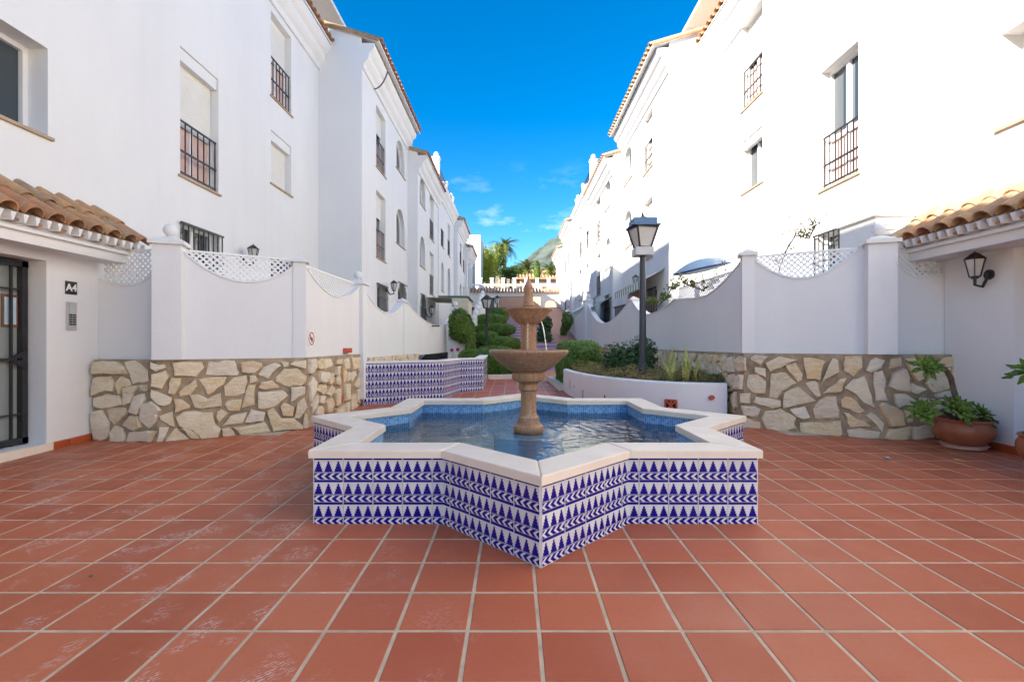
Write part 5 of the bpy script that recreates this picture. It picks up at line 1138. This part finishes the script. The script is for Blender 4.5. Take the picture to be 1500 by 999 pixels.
def mh(x, y):
    t = min(1, max(0, (y-430)/280)); ridge = 112 + .58*max(-60, min(x+12, 260)) - .35*max(0, x-230) - .3*max(0, -x-90)
    return 18 + max(0, ridge-18)*t**1.2 + (7*math.sin(x*.055+y*.02)*math.cos(y*.03)+4*math.sin(x*.17+y*.11)+2.5*math.sin(x*.41))*t
for j in range(ny):
    for i in range(nx): x = -420+i*14; y = 420+j*16; mt.v.append((x, y, mh(x,y)))
for j in range(ny-1):
    for i in range(nx-1): mt.f.append((j*nx+i, j*nx+i+1, (j+1)*nx+i+1, (j+1)*nx+i))
struct(mt.build('mountain', 'mount', None, True))

# ------------------------------------------------------------------ awnings and other things behind the garden walls
def awning(label, s, X0, X1, Ya, Yb, Z0, Z1, drop, striped=True, mats=('awn','white')):
    a = thing('awning', label, 'awning'); n = max(1, int((Yb-Ya)/.16)) if striped else 1
    for w_ in (0, 1):
        m = MB()
        for k in range(n):
            if striped and k % 2 != w_: continue
            if not striped and w_: continue
            y0, y1 = Ya+(Yb-Ya)*k/n, Ya+(Yb-Ya)*(k+1)/n
            m.add([(s*X0,y0,Z0),(s*X0,y1,Z0),(s*X1,y1,Z1),(s*X1,y0,Z1),(s*X1,y1,Z1-drop),(s*X1,y0,Z1-drop),(s*X0,y0,Z0-.02),(s*X0,y1,Z0-.02),(s*X1+s*.015,y1,Z1-.02),(s*X1+s*.015,y0,Z1-.02)], [(0,1,2,3),(3,2,4,5),(6,7,8,9)])
        if m.v: m.build('canvas', mats[w_], a)
    m = MB(); m.bar((s*X1,Ya,Z1),(s*X1,Yb,Z1),.04); m.bar((s*X0,Ya,Z0),(s*X1,Ya,Z1),.03); m.bar((s*X0,Yb,Z0),(s*X1,Yb,Z1),.03); m.build('frame', 'galv', a); return a
awning('green and white striped awning over the terrace behind the lamp post', 1, 4.29, 3.75, 13.6, 17.6, 3.42, 3.12, .22)
awning('folded green awning above the dip of the far wavy wall', 1, 3.92, 3.2, 19.1, 21.6, 3.15, 2.75, .12, False)
awning('long pale green awning further up the sunlit row', 1, 3.90, 3.2, 23.0, 28.0, 3.5, 2.9, .18)
aw = awning('beige canvas awning box beside the ivy', -1, 3.7, 2.0, 20.4, 23.0, 3.25, 3.2, .62, False, ('cream','cream'))
q = MB(); q.box(-2.62, -1.92, 20.35, 20.4, 2.55, 3.2); q.build('side_curtain', 'cream', aw); q = MB(); q.box(-3.2, -1.9, 20.3, 23.05, 3.26, 3.31); q.build('green_top', 'awn', aw)
pw = thing('terrace_porch', 'peach rendered arched porch wall under the striped awning', 'porch'); q = MB()
facade(pw, lambda u, w_, n: (4.285-n-.0, u, w_), [(15.9,1.2),(17.9,1.2),(17.9,3.1),(15.9,3.1)], [arch_pts(16.3,17.4,1.3,2.95)], .0, 'orange')
hl = thing('terrace_railing', 'brown slatted railing behind the lamp post', 'railing'); m = MB()
m.bar((4.0,13.4,2.55),(3.6,17,2.55),.06)
for k in range(22): m.box(3.62+.38*(1-k/21)-.01, 3.62+.38*(1-k/21)+.01, 13.4+k*.165, 13.52+k*.165, 1.7, 2.52)
m.build('slats', 'brown', hl)
kx = thing('kayak_hull', 'glossy pale blue curved hull lying upturned behind the lattice', 'kayak'); m = MB(); NS, NR = 22, 16
c0, c1 = at(988, 405, 9.6), at(1068, 388, 9.3)
for i in range(NS+1):
    t = i/NS; c = c0.lerp(c1, t); w_ = .26*max(.02, math.sin(math.pi*min(1,t*.93+.03)))**.75
    for k in range(NR): a = 2*math.pi*k/NR; m.v.append((c.x, c.y+w_*1.0*math.cos(a), c.z+.03+w_*(.85 if math.sin(a) > 0 else .28)*math.sin(a)))
for i in range(NS):
    for k in range(NR): m.f.append((i*NR+k, i*NR+(k+1)%NR, (i+1)*NR+(k+1)%NR, (i+1)*NR+k))
m.build('hull', 'hull', kx, True); m = MB(); m.tube([tuple(c0.lerp(c1,t)+Vector((0,-.26*max(.02,math.sin(math.pi*min(1,t*.93+.03)))**.75-.005,.03))) for t in [i/14 for i in range(15)]], .018, 6); m.build('gunwale_stripe', 'navy', kx, True)
for x in (3.65, 4.15): MB().bar((x,9.2,1.3),(x,9.8,1.3),.06).build('trestle', 'wood', kx); MB().bar((x,9.5,1.2),(x,9.5,2.42),.07).build('trestle_leg', 'wood', kx)
ps = thing('folded_parasol', 'folded cream parasol tip rising behind the ball finial', 'parasol'); c = at(1272, 318, 7.0)
MB().tube([(c.x,7,1.1),(c.x,7,c.z+.1)], .02, 8).build('pole', 'galv', ps); MB().lathe([(.05,-.5),(.075,-.2),(.06,.05),(.03,.2),(.006,.28)], 12, tuple(c)).build('canopy', 'cream', ps, True)
wb = thing('utility_cabinet', 'white louvred cabinet behind the ball finial', 'cabinet'); q = MB(); q.box(4.85, 5.38, 6.4, 7.1, 1.2, 2.98); q.box(4.80, 5.38, 6.36, 7.1, 2.981, 3.02); q.build('body', 'white', wb)
for k in range(7):
    q = MB(); q.box(4.90, 5.33, 6.385, 6.399, 2.45+k*.07, 2.49+k*.07); q.build('louvre', 'white', wb)
def vine(label, pts, n, size, mat, seed, twigs=9, spread=.12):
    t = thing('climbing_plant', label, 'plant'); rn = random.Random(seed); m = MB(); q = MB(); P = [Vector(p) for p in pts]
    for _ in range(twigs):
        i = rn.randrange(len(P)-1); a = P[i].lerp(P[i+1], rn.random()); b_ = a+Vector((rn.gauss(0,spread), rn.gauss(0,spread*.5), abs(rn.gauss(0,spread*1.6)))); q.tube([tuple(a), tuple(a.lerp(b_,.5)+Vector((rn.gauss(0,.03),0,.03))), tuple(b_)], [.006,.005,.002], 5)
        leaves(m, [(a.lerp(b_, rn.uniform(.2,1.05))+Vector((rn.gauss(0,.03),rn.gauss(0,.03),rn.gauss(0,.03))), (rn.gauss(0,1),-1,rn.gauss(0,1))) for _ in range(max(1,n//twigs))], size, rn, 0)
    q.tube(pts, .010, 6); q.build('stems', 'bark', t, True); stuff(m.build('foliage', mat, t))
vine('sparse twiggy climber with dry leaves rising above the lattice', [tuple(at(x, y, 7.2)) for x, y in ((1140,400),(1150,370),(1165,345),(1185,350),(1195,330))], 260, .04, 'vine', 3, 26, .15)
vine('yellowish creeper spilling through the lattice near the hull', [tuple(at(x, y, 8.2)) for x, y in ((985,425),(1000,415),(1030,425),(1065,400))], 420, .05, 'vine', 4, 22, .07)
vine('green creeper hanging over the dip of the long wall', [tuple(at(x, y, 9.7)) for x, y in ((985,418),(978,435),(965,448),(955,443))], 260, .06, 'ivy', 5, 14, .07)
shrub('hanging_plant', 'green trailing plant at the far end of the sunlit wall', 'plant', [((2.75,24.5,2.45),(.3,.3,.5)),((2.6,24.6,1.95),(.2,.2,.35))], 1200, .12, 'ivy', seed=17)
shrub('leafy_shrub', 'dark leafy bush behind the fountain column', 'shrub', [((1.42,22,1.6),(.35,.35,.6)),((1.5,22.2,2.2),(.3,.3,.4))], 2200, .13, 'shrub', seed=18)

# ------------------------------------------------------------------ potted succulents
def rosette_leaf():
    m = MB(); seg = 7
    for i in range(seg+1):
        t = i/seg; w_ = .0195*(.25+.95*math.sin(math.pi*min(1,t*.66+.06))**1.6)*(1 if t < .72 else max(.04,(1-t)/.28)); x = .16*t; z = .05*t*t - .035*t*(t > .7)
        m.v += [(x, -w_, z+.006), (x, 0, z-.002), (x, w_, z+.006), (x, 0, z-.009)]
    for i in range(seg):
        a = i*4; m.f += [(a,a+1,a+5,a+4),(a+1,a+2,a+6,a+5),(a+2,a+3,a+7,a+6),(a+3,a,a+4,a+7)]
    return m.mesh('leaf', 'aeon', True)
RL = rosette_leaf()
def potted(label, c, rosettes, stems, r=.272):
    t = thing('potted_succulent', label, 'potted plant'); z = c[2]
    MB().lathe([(.17,.0),(.19,.01),(.20,.035),(.215,.045)], 30, c).build('saucer', 'pinkhouse', t, True)
    MB().lathe([(.165,.046),(.185,.06),(.245,.12),(.272,.19),(.268,.25),(.245,.29),(.25,.31),(.262,.318),(.255,.33),(.235,.33),(.225,.30),(.22,.28)], 36, c).build('pot', 'terra', t, True)
    MB().lathe([(.225,.27),(.22,.285),(.10,.30)], 20, c).build('soil', 'soil', t)
    for pts, ra in stems: MB().tube(pts, ra, 9).build('stem', 'bark', t, True)
    rn = random.Random(31)
    for (p, rad, tilt) in rosettes:
        n = 24
        for i in range(n):
            e = i/n; o = link('leaf', RL, t, p); s_ = rad/.16*(1.0-.55*e)*rn.uniform(.9,1.1); o.scale = (s_,s_*1.05,s_)
            ro = Matrix.Rotation(tilt[0],4,'X') @ Matrix.Rotation(tilt[1],4,'Y') @ Matrix.Rotation(i*2.39996,4,'Z') @ Matrix.Rotation(.22-1.15*e+rn.uniform(-.1,.1),4,'Y')
            o.rotation_euler = ro.to_euler()
PC = (5.07, 5.38, gz(5.38)+.006)
rp = lambda px, py, d: tuple(at(px, py, d))
A1, A2, A3, A4_ = rp(1357,538,5.28), rp(1352,604,5.24), rp(1402,600,5.24), rp(1438,606,5.26)
top_ = (5.03, 5.38, .38)
potted('glossy terracotta bowl of green rosette succulents with one tall bent stem', PC,
    [(A1,.20,(.95,-.35)), (A2,.18,(.9,-.5)), (A3,.24,(.85,0)), (A4_,.19,(.7,.45)), (rp(1418,606,5.46),.16,(.3,.2)), (rp(1349,596,5.34),.14,(.5,-.6))],
    [([top_, rp(1399,580,5.36), rp(1393,555,5.36), rp(1385,541,5.34), rp(1372,538,5.31), A1], [.030,.028,.026,.024,.020,.016]), ([top_, rp(1382,601,5.33), A2], [.025,.02,.016]), ([top_, A3], [.022,.016]), ([top_, A4_], [.022,.016])])
PD = (5.06, 4.45, gz(4.45)+.006)
b0 = (PD[0], PD[1], .36); B1 = rp(1515, 543, 4.4)
potted('second terracotta succulent pot whose fleshy leaves lean in beside the porch opening', PD, [(B1,.24,(.25,-.65)), ((PD[0]+.1,PD[1],.52),.2,(0,.4)), ((PD[0],PD[1]-.15,.5),.18,(.4,0))], [([b0,(PD[0]-.02,PD[1],.7),B1],[.03,.025,.02]), ([b0,(PD[0]+.1,PD[1],.52)],.02), ([b0,(PD[0],PD[1]-.15,.5)],.02)])

# ------------------------------------------------------------------ bits on the floor
def litter(label, px, py, mat, name, cat, s_=.03):
    p = gnd(px, py); m = MB(); rn = random.Random(px)
    if name == 'fallen_leaf':
        leaves(m, [((p[0],p[1],p[2]+.012),(0,0,3))], s_, rn, 2)
        m.add([(x,y,z-.001) for x,y,z in m.v], [f for f in m.f])
    else: m.lathe([(.3*s_,0),(.5*s_,.15*s_),(.5*s_,.35*s_),(.2*s_,.5*s_)], 9, (p[0],p[1],p[2]+.006))
    tag(m.build(name, mat, None, name != 'fallen_leaf'), label, cat)
litter('yellow fallen leaf on the floor before the flowerpot', 1402, 674, 'yellow', 'fallen_leaf', 'leaf', .07)
litter('second yellow leaf scrap beside the fallen leaf', 1411, 677, 'yellow', 'fallen_leaf', 'leaf', .05)
litter('small pale pebble on the floor by the stone plinth', 1300, 673, 'pebble', 'pebble', 'pebble', .05)
litter('tiny brown crumb on the dusty floor tiles', 133, 846, 'bark', 'crumb', 'litter', .018)

# ------------------------------------------------------------------ put every thing's Empty at its base
bpy.context.view_layer.update()
for e in [o for o in sc.objects if o.type == 'EMPTY' and o.parent is None]:
    lo = Vector((1e9,)*3); hi = Vector((-1e9,)*3)
    for ch in e.children_recursive:
        if ch.type != 'MESH': continue
        mw = ch.matrix_world
        for c in ch.bound_box:
            v = mw @ Vector(c)
            for i in range(3): lo[i] = min(lo[i], v[i]); hi[i] = max(hi[i], v[i])
    b = Vector(((lo.x+hi.x)/2, (lo.y+hi.y)/2, lo.z)); e.location = b
    for ch in e.children: ch.location = Vector(ch.location) - b
bpy.context.view_layer.update()
